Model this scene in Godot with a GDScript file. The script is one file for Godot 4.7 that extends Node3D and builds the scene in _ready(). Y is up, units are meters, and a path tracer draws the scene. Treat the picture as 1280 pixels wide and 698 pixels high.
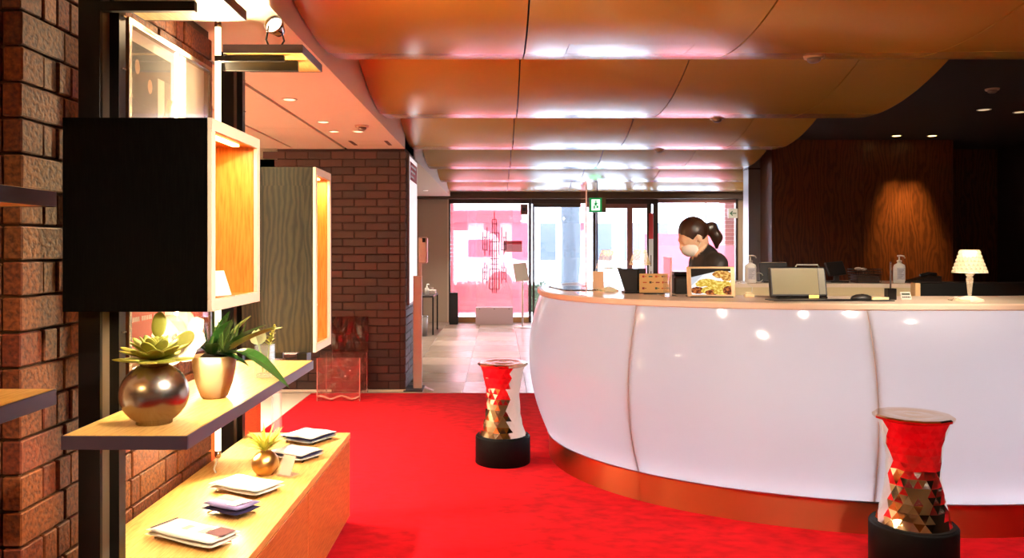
extends Node3D
# Hotel lobby: backlit oval reception counter on a red carpet, wave ceiling, brick wall with display shelving.
# Distances: camera at x 0, y EYE, z 0 looking along -z; "d" below is depth in front of the camera (z = -d).

const EYE := 1.34
const F := 1000.0
const VX := 625.0
const VY := 311.0

var rng := RandomNumberGenerator.new()
var mats := {}
var used := {}
var texs := {}

# ------------------------------------------------------------------ pixel to place at a known depth
func P(px: float, py: float, d: float) -> Vector3:
	return Vector3((px - VX) * d / F, EYE - (py - VY) * d / F, -d)

func V(x: float, y: float, d: float) -> Vector3:
	return Vector3(x, y, -d)

# ------------------------------------------------------------------ nodes
func numbered(n: String) -> String:
	if not used.has(n):
		used[n] = 0
		return n
	used[n] += 1
	return "%s_%03d" % [n, used[n]]

func thing(called: String, label: String, category: String, at := Vector3.ZERO, group := "", kind := "") -> Node3D:
	var o := Node3D.new()
	o.name = numbered(called)
	add_child(o)
	o.position = at
	o.set_meta("label", label)
	o.set_meta("category", category)
	if group != "":
		o.set_meta("group", group)
	if kind != "":
		o.set_meta("kind", kind)
	return o

func part(parent: Node3D, called: String, what, m: Material, at := Vector3.ZERO, label := "") -> MeshInstance3D:
	var o := MeshInstance3D.new()
	o.name = called
	if what is SurfaceTool:
		o.mesh = done(what)
	else:
		o.mesh = what
	o.material_override = m
	o.position = at
	parent.add_child(o, true)
	if label != "":
		o.set_meta("label", label)
	return o

func done(st: SurfaceTool) -> ArrayMesh:
	st.generate_normals()
	return st.commit()

func flat() -> SurfaceTool:
	var st := SurfaceTool.new()
	st.begin(Mesh.PRIMITIVE_TRIANGLES)
	st.set_smooth_group(-1)
	return st

func soft() -> SurfaceTool:
	var st := SurfaceTool.new()
	st.begin(Mesh.PRIMITIVE_TRIANGLES)
	st.set_smooth_group(0)
	return st

func copy(o: Node3D, label := "", group := "") -> Node3D:
	var c: Node3D = o.duplicate()
	c.name = numbered(String(o.name))
	add_child(c)
	if label != "":
		c.set_meta("label", label)
	if group != "":
		c.set_meta("group", group)
	return c

# ------------------------------------------------------------------ shapes; corners are given counter-clockwise seen from outside
func tri(st: SurfaceTool, a: Vector3, b: Vector3, c: Vector3) -> void:
	st.add_vertex(a)
	st.add_vertex(c)
	st.add_vertex(b)

func quad(st: SurfaceTool, a: Vector3, b: Vector3, c: Vector3, d: Vector3) -> void:
	tri(st, a, b, c)
	tri(st, a, c, d)

func uvquad(st: SurfaceTool, a: Vector3, b: Vector3, c: Vector3, d: Vector3) -> void:
	# a bottom left, b bottom right, c top right, d top left
	var ps := [a, c, b, a, d, c]
	var us := [Vector2(0, 1), Vector2(1, 0), Vector2(1, 1), Vector2(0, 1), Vector2(0, 0), Vector2(1, 0)]
	for i in 6:
		st.set_uv(us[i])
		st.add_vertex(ps[i])

func outq(st: SurfaceTool, mid: Vector3, a: Vector3, b: Vector3, c: Vector3, d: Vector3) -> void:
	var n := (b - a).cross(c - a)
	if n.length() < 1e-12:
		n = (c - a).cross(d - a)
	if n.dot((a + b + c + d) / 4.0 - mid) >= 0:
		quad(st, a, b, c, d)
	else:
		quad(st, d, c, b, a)

func bx(st: SurfaceTool, lo: Vector3, hi: Vector3, bev := 0.0) -> void:
	# box with chamfered edges
	var a := Vector3(minf(lo.x, hi.x), minf(lo.y, hi.y), minf(lo.z, hi.z))
	var b := Vector3(maxf(lo.x, hi.x), maxf(lo.y, hi.y), maxf(lo.z, hi.z))
	var mid := (a + b) / 2.0
	var h := (b - a) / 2.0
	var e := minf(bev, minf(h.x, minf(h.y, h.z)) * 0.9)
	for ax in 3:
		var u := (ax + 1) % 3
		var v := (ax + 2) % 3
		for s in [-1.0, 1.0]:
			var ps := []
			for q in [[-1, -1], [1, -1], [1, 1], [-1, 1]]:
				var p := Vector3.ZERO
				p[ax] = s * h[ax]
				p[u] = q[0] * (h[u] - e)
				p[v] = q[1] * (h[v] - e)
				ps.append(mid + p)
			outq(st, mid, ps[0], ps[1], ps[2], ps[3])
		if e > 0.0:
			for s in [[-1, -1], [1, -1], [1, 1], [-1, 1]]:
				var ps := []
				for q in [[-1, 0], [1, 0], [1, 1], [-1, 1]]:
					var p := Vector3.ZERO
					p[ax] = q[0] * (h[ax] - e)
					p[u] = s[0] * (h[u] - (e if q[1] == 1 else 0.0))
					p[v] = s[1] * (h[v] - (0.0 if q[1] == 1 else e))
					ps.append(mid + p)
				outq(st, mid, ps[0], ps[1], ps[2], ps[3])
	if e > 0.0:
		for sx in [-1, 1]:
			for sy in [-1, 1]:
				for sz in [-1, 1]:
					var c := mid + Vector3(sx * h.x, sy * h.y, sz * h.z)
					var p1 := c - Vector3(0, sy * e, sz * e)
					var p2 := c - Vector3(sx * e, 0, sz * e)
					var p3 := c - Vector3(sx * e, sy * e, 0)
					if (p2 - p1).cross(p3 - p1).dot(p1 - mid) > 0:
						tri(st, p1, p2, p3)
					else:
						tri(st, p1, p3, p2)

func boxed(lo: Vector3, hi: Vector3, bev := 0.0) -> SurfaceTool:
	var st := flat()
	bx(st, lo, hi, bev)
	return st

func lathe(st: SurfaceTool, prof: Array, segs := 24, c := Vector3.ZERO) -> void:
	# prof: Vector2(radius, height), listed from the bottom up along the outside
	for i in prof.size() - 1:
		var p: Vector2 = prof[i]
		var q: Vector2 = prof[i + 1]
		for k in segs:
			var a0 := TAU * k / segs
			var a1 := TAU * (k + 1) / segs
			var v0 := c + Vector3(cos(a0) * p.x, p.y, -sin(a0) * p.x)
			var v1 := c + Vector3(cos(a1) * p.x, p.y, -sin(a1) * p.x)
			var w0 := c + Vector3(cos(a0) * q.x, q.y, -sin(a0) * q.x)
			var w1 := c + Vector3(cos(a1) * q.x, q.y, -sin(a1) * q.x)
			if p.x > 1e-6:
				tri(st, v0, v1, w1)
			if q.x > 1e-6:
				tri(st, v0, w1, w0)

func lathed(prof: Array, segs := 24, smooth := true) -> SurfaceTool:
	var st := soft() if smooth else flat()
	lathe(st, prof, segs)
	return st

func tube(st: SurfaceTool, pts: Array, r0: float, r1 := -1.0, segs := 8) -> void:
	if r1 < 0:
		r1 = r0
	var n := pts.size()
	var up := Vector3.UP
	var rings := []
	for i in n:
		var t: Vector3 = (pts[mini(i + 1, n - 1)] - pts[maxi(i - 1, 0)]).normalized()
		if absf(t.dot(up)) > 0.95:
			up = Vector3.RIGHT
		var s := t.cross(up).normalized()
		var w := s.cross(t).normalized()
		up = w
		var r := lerpf(r0, r1, float(i) / maxf(1, n - 1))
		var ring := []
		for k in segs:
			var a := TAU * k / segs
			ring.append(pts[i] + (s * cos(a) + w * sin(a)) * r)
		rings.append(ring)
	for i in n - 1:
		for k in segs:
			var k1 := (k + 1) % segs
			quad(st, rings[i + 1][k], rings[i + 1][k1], rings[i][k1], rings[i][k])
	for k in range(1, segs - 1):
		tri(st, rings[0][0], rings[0][k], rings[0][k + 1])
		tri(st, rings[n - 1][0], rings[n - 1][k + 1], rings[n - 1][k])

func rod(a: Vector3, b: Vector3, r: float, segs := 10) -> SurfaceTool:
	var st := soft()
	tube(st, [a, b], r, r, segs)
	return st

func ball(st: SurfaceTool, c: Vector3, r: Vector3, rows := 10, segs := 16, b := Basis()) -> void:
	for i in rows:
		var t0 := -PI / 2 + PI * i / rows
		var t1 := -PI / 2 + PI * (i + 1) / rows
		for k in segs:
			var a0 := TAU * k / segs
			var a1 := TAU * (k + 1) / segs
			var f := func(t, a): return c + b * (Vector3(cos(t) * cos(a), sin(t), -cos(t) * sin(a)) * r)
			if i > 0:
				tri(st, f.call(t0, a0), f.call(t0, a1), f.call(t1, a1))
			if i < rows - 1:
				tri(st, f.call(t0, a0), f.call(t1, a1), f.call(t1, a0))

func prism(st: SurfaceTool, poly: Array, y0: float, y1: float, xf := Transform3D()) -> void:
	# polygon in the xz plane (Vector2 x, z), counter-clockwise seen from above with z pointing to the viewer flipped automatically
	var pp := PackedVector2Array()
	for p in poly:
		pp.append(p)
	if Geometry2D.is_polygon_clockwise(pp):
		pp.reverse()
	var idx := Geometry2D.triangulate_polygon(pp)
	var lift := func(p: Vector2, y: float): return xf * Vector3(p.x, y, p.y)
	for i in range(0, idx.size(), 3):
		var a: Vector2 = pp[idx[i]]
		var b: Vector2 = pp[idx[i + 1]]
		var c: Vector2 = pp[idx[i + 2]]
		if (b - a).cross(c - a) < 0:
			var s := b
			b = c
			c = s
		tri(st, lift.call(a, y1), lift.call(c, y1), lift.call(b, y1))
		tri(st, lift.call(a, y0), lift.call(b, y0), lift.call(c, y0))
	var n := pp.size()
	for i in n:
		var a: Vector2 = pp[i]
		var b: Vector2 = pp[(i + 1) % n]
		quad(st, lift.call(b, y0), lift.call(a, y0), lift.call(a, y1), lift.call(b, y1))

func leaf(st: SurfaceTool, base: Vector3, dir: Vector3, up: Vector3, length: float, width: float, bend := 0.3, fold := 0.25, n := 6, tip := 0.55, thick := 0.0012, blunt := 0.8) -> void:
	# a blade with a midrib fold, drooping by bend
	var t := dir.normalized()
	var u := (up - t * up.dot(t)).normalized()
	var side := t.cross(u).normalized()
	var rows := []
	for i in n + 1:
		var s := float(i) / n
		var w := width * 0.5 * pow(sin(PI * pow(clampf(s * 0.994 + 0.004, 0, 1), tip)), blunt)
		var c := base + t * length * s + u * (-bend * length * s * s)
		rows.append([c - side * w + u * w * fold, c, c + side * w + u * w * fold])
	for i in n:
		for k in 2:
			var a: Vector3 = rows[i][k]
			var b: Vector3 = rows[i][k + 1]
			var c: Vector3 = rows[i + 1][k + 1]
			var d: Vector3 = rows[i + 1][k]
			var o := u * thick
			quad(st, a + o, b + o, c + o, d + o)
			quad(st, d - o, c - o, b - o, a - o)

# ------------------------------------------------------------------ materials
func mat(key: String, c: Color, rough := 0.6, metal := 0.0, more := {}) -> StandardMaterial3D:
	if mats.has(key):
		return mats[key]
	var m := StandardMaterial3D.new()
	m.resource_name = key
	m.albedo_color = c
	m.roughness = rough
	m.metallic = metal
	for k in more:
		m.set(k, more[k])
	mats[key] = m
	return m

func rgb8(r: int, g: int, b: int) -> Color:
	return Color8(r, g, b)

func glow(key: String, c: Color, e: float, base := Color.WHITE) -> StandardMaterial3D:
	return mat(key, base, 0.5, 0.0, {"emission_enabled": true, "emission": c, "emission_energy_multiplier": e})

func noise_tex(key: String, seed_: int, freq: float, stops: Array, kind := FastNoiseLite.TYPE_SIMPLEX_SMOOTH, oct := 4, size := 512, warp := 0.0) -> NoiseTexture2D:
	if texs.has(key):
		return texs[key]
	var n := FastNoiseLite.new()
	n.noise_type = kind
	n.seed = seed_
	n.frequency = freq
	n.fractal_octaves = oct
	if warp > 0:
		n.domain_warp_enabled = true
		n.domain_warp_amplitude = warp
	var t := NoiseTexture2D.new()
	t.width = size
	t.height = size
	t.seamless = true
	t.noise = n
	var g := Gradient.new()
	g.offsets = PackedFloat32Array(stops.map(func(s): return s[0]))
	g.colors = PackedColorArray(stops.map(func(s): return s[1]))
	t.color_ramp = g
	texs[key] = t
	return t

func textured(key: String, tex: Texture2D, scale: Vector3, rough := 0.6, bump := 0.0, more := {}) -> StandardMaterial3D:
	if mats.has(key):
		return mats[key]
	var m := mat(key, Color.WHITE, rough, 0.0, more)
	m.albedo_texture = tex
	m.uv1_triplanar = true
	m.uv1_scale = scale
	if bump > 0:
		m.heightmap_enabled = true
		m.heightmap_texture = tex
		m.heightmap_scale = bump
	return m

func grain_image(key: String, w: int, h: int, dark: Color, light: Color, seed_: int, rings: float, contrast: float) -> ImageTexture:
	# flat-sawn timber: nested arches of growth rings crossed by fine pores running along v
	if texs.has(key):
		return texs[key]
	var n := FastNoiseLite.new()
	n.seed = seed_
	n.frequency = 0.004
	var f := FastNoiseLite.new()
	f.seed = seed_ + 7
	f.frequency = 0.05
	var im := Image.create(w, h, false, Image.FORMAT_RGB8)
	for y in h:
		for x in w:
			var u := float(x) / w - 0.42
			var v := float(y) / h
			var q := absf(u) * 1.9 + 0.22 * n.get_noise_2d(x * 1.6, y * 0.55) - 0.16 * v * exp(-u * u * 40.0)
			var ring := pow(0.5 + 0.5 * sin(q * rings + 1.6 * n.get_noise_2d(x * 6.0 + 300.0, y * 0.8)), 1.6)
			var pore := 0.5 + 0.5 * f.get_noise_2d(x * 9.0, y * 0.35)
			var k := clampf(0.62 * ring * contrast + 0.38 * pore, 0.0, 1.0)
			im.set_pixel(x, y, light.lerp(dark, k))
	var t := ImageTexture.create_from_image(im)
	texs[key] = t
	return t

func glass_mat(key: String, c: Color, alpha: float, rough := 0.02) -> StandardMaterial3D:
	return mat(key, Color(c.r, c.g, c.b, alpha), rough, 0.0, {"transparency": BaseMaterial3D.TRANSPARENCY_ALPHA})

func lamp(l: Light3D, parent: Node3D, called: String, at: Vector3, c: Color, e: float, size := 0.03) -> Light3D:
	l.name = called
	parent.add_child(l, true)
	l.position = at
	l.light_color = c
	l.light_energy = e
	l.light_size = size
	l.shadow_enabled = true
	if l is OmniLight3D:
		l.omni_range = 30.0
		l.omni_attenuation = 2.0
	elif l is SpotLight3D:
		l.spot_range = 30.0
		l.spot_attenuation = 2.0
	return l

func area(parent: Node3D, called: String, at: Vector3, facing: Vector3, size: Vector2, c: Color, e: float) -> AreaLight3D:
	# size.x runs across, size.y along the up direction
	var l := AreaLight3D.new()
	l.name = called
	parent.add_child(l, true)
	var up := Vector3.UP if absf(facing.normalized().y) < 0.9 else Vector3.FORWARD
	l.transform = Transform3D(Basis.looking_at(facing, up), at)
	l.area_size = size
	l.area_normalize_energy = true
	l.area_range = 30.0
	l.area_attenuation = 2.0
	l.light_color = c
	l.light_energy = e
	l.shadow_enabled = true
	return l

# ------------------------------------------------------------------ camera, sky, exposure
func make_camera() -> void:
	var cam := Camera3D.new()
	cam.name = "camera"
	add_child(cam)
	cam.position = Vector3(0, EYE, 0)
	cam.projection = Camera3D.PROJECTION_FRUSTUM
	cam.near = 0.05
	cam.far = 200.0
	cam.size = 0.05 * 698.0 / F
	cam.frustum_offset = Vector2(0.05 * (640.0 - VX) / F, -0.05 * (349.0 - VY) / F)
	cam.current = true
	var we := WorldEnvironment.new()
	we.name = "world"
	add_child(we)
	var e := Environment.new()
	e.tonemap_mode = Environment.TONE_MAPPER_LINEAR
	e.tonemap_exposure = 1.0
	e.background_mode = Environment.BG_SKY
	var sky := Sky.new()
	var sm := ProceduralSkyMaterial.new()
	sm.sky_top_color = Color(0.80, 0.88, 1.0)
	sm.sky_horizon_color = Color(1.0, 0.99, 0.98)
	sm.sky_energy_multiplier = 1.0
	sm.ground_bottom_color = Color(0.6, 0.6, 0.6)
	sm.ground_horizon_color = Color(0.9, 0.9, 0.9)
	sky.sky_material = sm
	e.sky = sky
	e.background_energy_multiplier = 19.0
	e.sdfgi_enabled = true
	e.ssao_enabled = true
	e.ssil_enabled = true
	we.environment = e

# ------------------------------------------------------------------ lamps that stand outside the frame, behind the camera
func make_room_lamps() -> void:
	# ceiling spots over the carpet: each is a white can with a glowing lens and a spot light of the same size
	var spots := [V(0.35, arc_y(0.5), 2.43), V(1.55, arc_y(0.5), 2.43), V(2.75, arc_y(0.5), 2.43), V(0.75, arc_y(-0.4), 1.53), V(2.1, arc_y(0.6), 2.53), V(0.7, arc_y(-0.7), 1.23)]
	var aims := [V(0.15, 0.0, 4.3), V(1.6, 0.0, 2.9), V(2.8, 0.0, 3.0), V(0.0, 0.0, 5.6), V(2.0, 1.0, 5.4), V(-0.9, 0.85, 2.7)]
	var names := ["white ceiling spot lamp aimed at the red carpet", "white ceiling spot lamp aimed at the counter's staff side", "white ceiling spot lamp aimed at the display shelving"]
	var power := [0.9, 0.9, 0.9, 0.9, 3.4, 3.2]
	for i in spots.size():
		var t := thing("ceiling_spot", names[maxi(0, i - 3)], "ceiling lamp", spots[i], "ceiling spots over the red carpet")
		part(t, "housing", lathed([Vector2(0.05, -0.06), Vector2(0.055, -0.055), Vector2(0.055, 0.0), Vector2(0.07, 0.0), Vector2(0.07, 0.004), Vector2(0.0, 0.004)], 20), mat("lamp_white", rgb8(225, 222, 215), 0.5))
		part(t, "lens", lathed([Vector2(0.0, -0.061), Vector2(0.046, -0.061), Vector2(0.046, -0.057), Vector2(0.0, -0.057)], 20), glow("spot_lens", Color(1.0, 0.86, 0.7), 6.0))
		var l := SpotLight3D.new()
		lamp(l, t, "beam", Vector3(0, -0.075, 0), Color(1.0, 0.93, 0.84), ROOM_SPOT * power[i], 0.016)
		l.spot_angle = 44.0 if i < 4 else 27.0
		l.spot_angle_attenuation = 0.8
		var way: Vector3 = aims[i] - spots[i]
		l.look_at_from_position(l.global_position, l.global_position + way, Vector3.FORWARD if absf(way.normalized().y) > 0.9 else Vector3.UP)

const ROOM_SPOT := 2.6

# ------------------------------------------------------------------ floor
func make_floor() -> void:
	var fl := thing("floor", "lobby floor with red carpet, grey stone tiles and cream stone strip", "floor", Vector3.ZERO, "", "structure")
	part(fl, "slab", boxed(V(-4.6, -0.25, -4.1), V(6.6, -0.03, 14.7)), mat("screed", rgb8(90, 84, 78), 0.9))
	var pile := noise_tex("pile", 3, 0.014, [[0.0, Color8(160, 0, 12)], [0.4, Color8(186, 0, 15)], [0.6, Color8(194, 0, 17)], [1.0, Color8(206, 2, 22)]], FastNoiseLite.TYPE_SIMPLEX, 7, 1024)
	var cm := textured("carpet", pile, Vector3(0.45, 0.45, 0.7), 0.95, 0.35, {"rim_enabled": true, "rim": 0.12, "rim_tint": 1.0, "metallic_specular": 0.0})
	part(fl, "carpet", boxed(V(-1.75, -0.03, -4.05), V(6.5, 0.0, 7.42), 0.004), cm)
	# tiles beyond and beside the carpet
	var stone := noise_tex("stone", 11, 0.012, [[0.0, Color8(190, 170, 150)], [0.5, Color8(206, 186, 166)], [1.0, Color8(220, 202, 184)]], FastNoiseLite.TYPE_SIMPLEX_SMOOTH, 5)
	var tm := []
	for i in 3:
		var m := textured("floor_tile_%d" % i, stone, Vector3(0.9, 0.9, 0.9), 0.25 + 0.04 * i, 0.0)
		m.albedo_color = [Color(0.80, 0.78, 0.76), Color(0.74, 0.72, 0.70), Color(0.86, 0.84, 0.82)][i]
		m.uv1_world_triplanar = true
		tm.append(m)
	var w := 0.6
	var mesh := done(boxed(Vector3(0.0015, -0.02, -w + 0.0015), Vector3(w - 0.0015, 0.0, -0.0015), 0.0012))
	part(fl, "mortar_bed", boxed(V(-4.5, -0.03, 7.42), V(6.5, -0.004, 14.62)), mat("mortar", rgb8(96, 88, 82), 0.9))
	for j in 12:
		for i in 10:
			part(fl, "tile", mesh, tm[(i * 7 + j * 5 + i * j) % 3], V(-2.05 + i * w - 0.1, 0.0, 7.425 + j * w))
	part(fl, "stone_border", boxed(V(-4.5, -0.03, 7.42), V(-2.16, 0.0, 14.62)), tm[0])
	part(fl, "stone_border", boxed(V(3.86, -0.03, 7.42), V(6.5, 0.0, 14.62)), tm[0])
	var cream := mat("cream_stone", rgb8(226, 208, 186), 0.3)
	for j in 10:
		part(fl, "stone_slab", boxed(V(-4.5, -0.03, -3.9 + j * 1.13), V(-1.752, 0.0, -3.9 + (j + 1) * 1.13 - 0.004), 0.001), cream)

# ------------------------------------------------------------------ walls
func wall(called: String, label: String, lo: Vector3, hi: Vector3, m: Material) -> Node3D:
	var t := thing(called, label, "wall", Vector3.ZERO, "", "structure")
	part(t, "plaster", boxed(lo, hi), m)
	return t

func brick_mats() -> Array:
	var out := []
	var tones := [[Color8(110, 62, 30), Color8(136, 80, 40)], [Color8(98, 56, 30), Color8(122, 72, 38)], [Color8(124, 74, 36), Color8(150, 94, 48)], [Color8(110, 50, 26), Color8(130, 62, 32)], [Color8(114, 76, 38), Color8(140, 96, 48)]]
	for i in tones.size():
		var a: Color = tones[i][0]
		var b: Color = tones[i][1]
		var tex := noise_tex("brick_%d" % i, 40 + i, 0.07, [[0.0, a.darkened(0.35)], [0.35, a], [0.7, b], [1.0, b.lightened(0.15)]], FastNoiseLite.TYPE_SIMPLEX, 4, 256)
		out.append(textured("brick_tone_%d" % i, tex, Vector3(2.5, 2.5, 2.5), 0.72, 0.45))
		out[i].uv1_world_triplanar = true
		out[i].albedo_color = Color(0.88, 0.74, 0.56)
	return out

func make_brick_wall() -> void:
	# rough brick wall beside the shelving; its end faces the camera at depth 2.07
	var t := thing("wall_left", "rough brown brick wall behind the display shelving", "wall", Vector3.ZERO, "", "structure")
	var joint := mat("joint_dark", rgb8(84, 62, 46), 0.95)
	var xw := -1.24
	var d0 := 2.07
	var d1 := 3.45
	part(t, "mortar", boxed(V(-2.1, 0.0, d0 + 0.014), V(xw - 0.014, 2.272, d1 - 0.01)), joint)
	var bm := brick_mats()
	var pitch := 0.0932
	var meshes := {}
	rng.seed = 5
	for row in 24:
		var y := row * pitch + 0.004
		var lens_: Array
		var off := 0.0
		if row % 2 == 0:
			lens_ = [0.21]
			off = 0.0
		else:
			lens_ = [0.068, 0.068, 0.21, 0.105]
			off = 0.10
		var d := d0
		var k := 0
		var first := true
		while d < d1 - 0.02:
			var ln: float = lens_[k % lens_.size()]
			if first:
				ln = 0.105 if row % 2 == 1 else 0.21
				first = false
			else:
				k += 1
			if d + ln > d1:
				ln = d1 - d
			var key := "%.3f" % ln
			if not meshes.has(key):
				meshes[key] = done(boxed(Vector3(-0.05, 0.003, -ln + 0.003), Vector3(0.0, pitch - 0.004, -0.003), 0.0035))
			part(t, "brick", meshes[key], bm[rng.randi() % 5], V(xw + rng.randf_range(-0.003, 0.003), y, d))
			d += ln
		# the end of the wall, turned to the camera
		var x := xw
		k = row % 2
		while x > -1.9:
			var ln2: float = [0.105, 0.21][k % 2]
			if x == xw:
				ln2 = 0.21 if row % 2 == 1 else 0.105
			k += 1
			var key2 := "e%.3f" % ln2
			if not meshes.has(key2):
				meshes[key2] = done(boxed(Vector3(-ln2 + 0.003, 0.003, -0.05), Vector3(-0.003, pitch - 0.004, 0.0), 0.0035))
			if x < xw:
				part(t, "brick", meshes[key2], bm[rng.randi() % 5], V(x, y, d0 + rng.randf_range(-0.003, 0.003)))
			else:
				part(t, "brick", meshes[key2], bm[rng.randi() % 5], V(x - 0.052, y, d0 + rng.randf_range(-0.003, 0.003)))
				x -= 0.052
			x -= ln2

func make_pillar() -> void:
	var t := thing("pillar_brick", "dark red brick pillar between the shelving and the entrance corridor", "pillar", Vector3.ZERO, "", "structure")
	var x0 := -2.1
	var x1 := -0.885
	var d0 := 7.5
	var d1 := 8.38
	part(t, "mortar", boxed(V(x0 + 0.01, 0.0, d0 + 0.01), V(x1 - 0.01, 2.29, d1 - 0.01)), mat("joint_red", rgb8(52, 32, 28), 0.95))
	part(t, "base_strip", boxed(V(x0, 0.0, d0 - 0.012), V(x1, 0.018, d0 + 0.02)), mat("cream_stone", rgb8(226, 208, 186), 0.3))
	var bm := []
	var tones := [Color8(66, 34, 26), Color8(59, 31, 24), Color8(73, 38, 28), Color8(52, 29, 24), Color8(68, 40, 31)]
	for i in 5:
		bm.append(mat("pillar_brick_%d" % i, tones[i], 0.6))
	var pitch := 0.0745
	var ln := 0.215
	var mf := done(boxed(Vector3(0.004, 0.004, -0.05), Vector3(ln - 0.004, pitch - 0.004, 0.0), 0.003))
	var mh := done(boxed(Vector3(0.004, 0.004, -0.05), Vector3(ln / 2 - 0.004, pitch - 0.004, 0.0), 0.003))
	var ms := done(boxed(Vector3(-0.05, 0.004, -ln + 0.004), Vector3(0.0, pitch - 0.004, -0.004), 0.003))
	var msh := done(boxed(Vector3(-0.05, 0.004, -ln / 2 + 0.004), Vector3(0.0, pitch - 0.004, -0.004), 0.003))
	rng.seed = 9
	for row in 30:
		var y := 0.02 + row * pitch
		# the front face, laid from the free corner
		var x := x1 - 0.052
		var half := row % 2 == 0
		while x > x0 + 0.05:
			var w := ln / 2 if half else ln
			half = false
			x -= w
			part(t, "brick", mh if w < 0.2 else mf, bm[rng.randi() % 5], V(x, y, d0 + rng.randf_range(-0.002, 0.002)))
		# the side that faces the corridor
		var d := d0 + 0.002
		half = row % 2 == 1
		while d < d1 - 0.05:
			var w := ln / 2 if half else ln
			half = false
			part(t, "brick", msh if w < 0.2 else ms, bm[rng.randi() % 5], V(x1 + rng.randf_range(-0.002, 0.002), y, d))
			d += w

func make_walls() -> void:
	var cream := mat("wall_cream", rgb8(214, 196, 172), 0.7)
	var dark := mat("wall_dark", rgb8(46, 30, 22), 0.7)
	wall("wall_side", "plain cream wall of the open area behind the shelving", V(-4.6, 0, -4.1), V(-4.5, 2.64, 14.7), cream)
	wall("wall_behind", "plain brown wall closing the lobby", V(-4.6, 0, -4.2), V(6.6, 2.64, -4.1), mat("wall_brown", rgb8(226, 196, 156), 0.7))
	wall("wall_right", "dark brown wall beside the reception counter", V(6.5, 0, -4.1), V(6.6, 2.64, 14.7), dark)
	wall("wall_corridor", "beige wall along the entrance corridor behind the pillar", V(-1.62, 0, 8.4), V(-1.5, 2.64, 14.55), mat("wall_beige", rgb8(176, 160, 142), 0.75))
	var e := thing("wall_entrance", "beige wall around the glazed entrance", "wall", Vector3.ZERO, "", "structure")
	var eb := mat("wall_beige2", rgb8(196, 178, 156), 0.75)
	part(e, "plaster", boxed(V(-4.5, 0, 14.55), V(-0.93, 2.64, 14.75)), eb)
	part(e, "plaster", boxed(V(4.32, 0, 14.55), V(6.5, 2.64, 14.75)), eb)
	part(e, "plaster", boxed(V(-0.93, 2.36, 14.55), V(4.32, 2.64, 14.75)), eb)
	part(e, "lintel", boxed(V(-1.5, 2.235, 14.3), V(4.6, 2.355, 14.56), 0.004), mat("lintel_brown", rgb8(88, 66, 54), 0.5))
	part(e, "corner_bead", boxed(V(-0.955, 0, 14.5), V(-0.93, 2.235, 14.56)), mat("bead", rgb8(228, 212, 190), 0.5))
	# panelled wall behind the counter
	var b := thing("wall_back", "dark stained timber panelled wall behind the reception counter", "wall", Vector3.ZERO, "", "structure")
	var dw := 9.55
	part(b, "core", boxed(V(3.275, 0, dw + 0.025), V(5.40, 2.64, dw + 0.4)), dark)
	var tex := grain_image("panel_grain", 512, 1024, Color8(58, 28, 10), Color8(110, 60, 24), 21, 70.0, 0.9)
	var pm := mat("panel_wood", Color.WHITE, 0.34, 0.0, {"albedo_texture": tex})
	var edges := [3.257, 4.335, 5.40, 6.5]
	for i in 3:
		var st := flat()
		var x0: float = edges[i] + 0.003
		var x1: float = edges[i + 1] - 0.003
		var dd: float = dw if i < 2 else dw + 0.9     # the last panel lines a recess
		uvquad(st, V(x0, 0.0, dd), V(x1, 0.0, dd), V(x1, 2.64, dd), V(x0, 2.64, dd))
		var pl := part(b, "timber_panel", st, pm)
		var sb := flat()
		bx(sb, V(x0, 0, dd + 0.0005), V(x1, 2.64, dd + 0.025))
		part(b, "panel_backing", sb, mat("panel_edge", rgb8(84, 44, 20), 0.5))
	part(b, "return_panel", boxed(V(3.245, 0, dw - 0.0), V(3.257, 2.64, dw + 0.42)), mat("panel_edge", rgb8(84, 44, 20), 0.5))
	part(b, "return_panel", boxed(V(5.40, 0, dw), V(5.412, 2.64, dw + 0.9)), mat("panel_edge", rgb8(84, 44, 20), 0.5))
	var c := thing("column_steel", "brushed steel clad column beside the timber panelled wall", "column", Vector3.ZERO, "", "structure")
	part(c, "cladding", boxed(V(3.10, 0, 9.98), V(3.255, 2.64, 10.2), 0.004), mat("steel_brushed", rgb8(178, 176, 176), 0.28, 1.0))
	part(c, "cap_band", boxed(V(3.096, 2.33, 9.976), V(3.259, 2.345, 10.2)), mat("steel_dark", rgb8(90, 88, 88), 0.35, 1.0))

# ------------------------------------------------------------------ ceiling
func arc_y(u: float) -> float:
	return EYE + 1.0 + 0.2 * u * u

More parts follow.
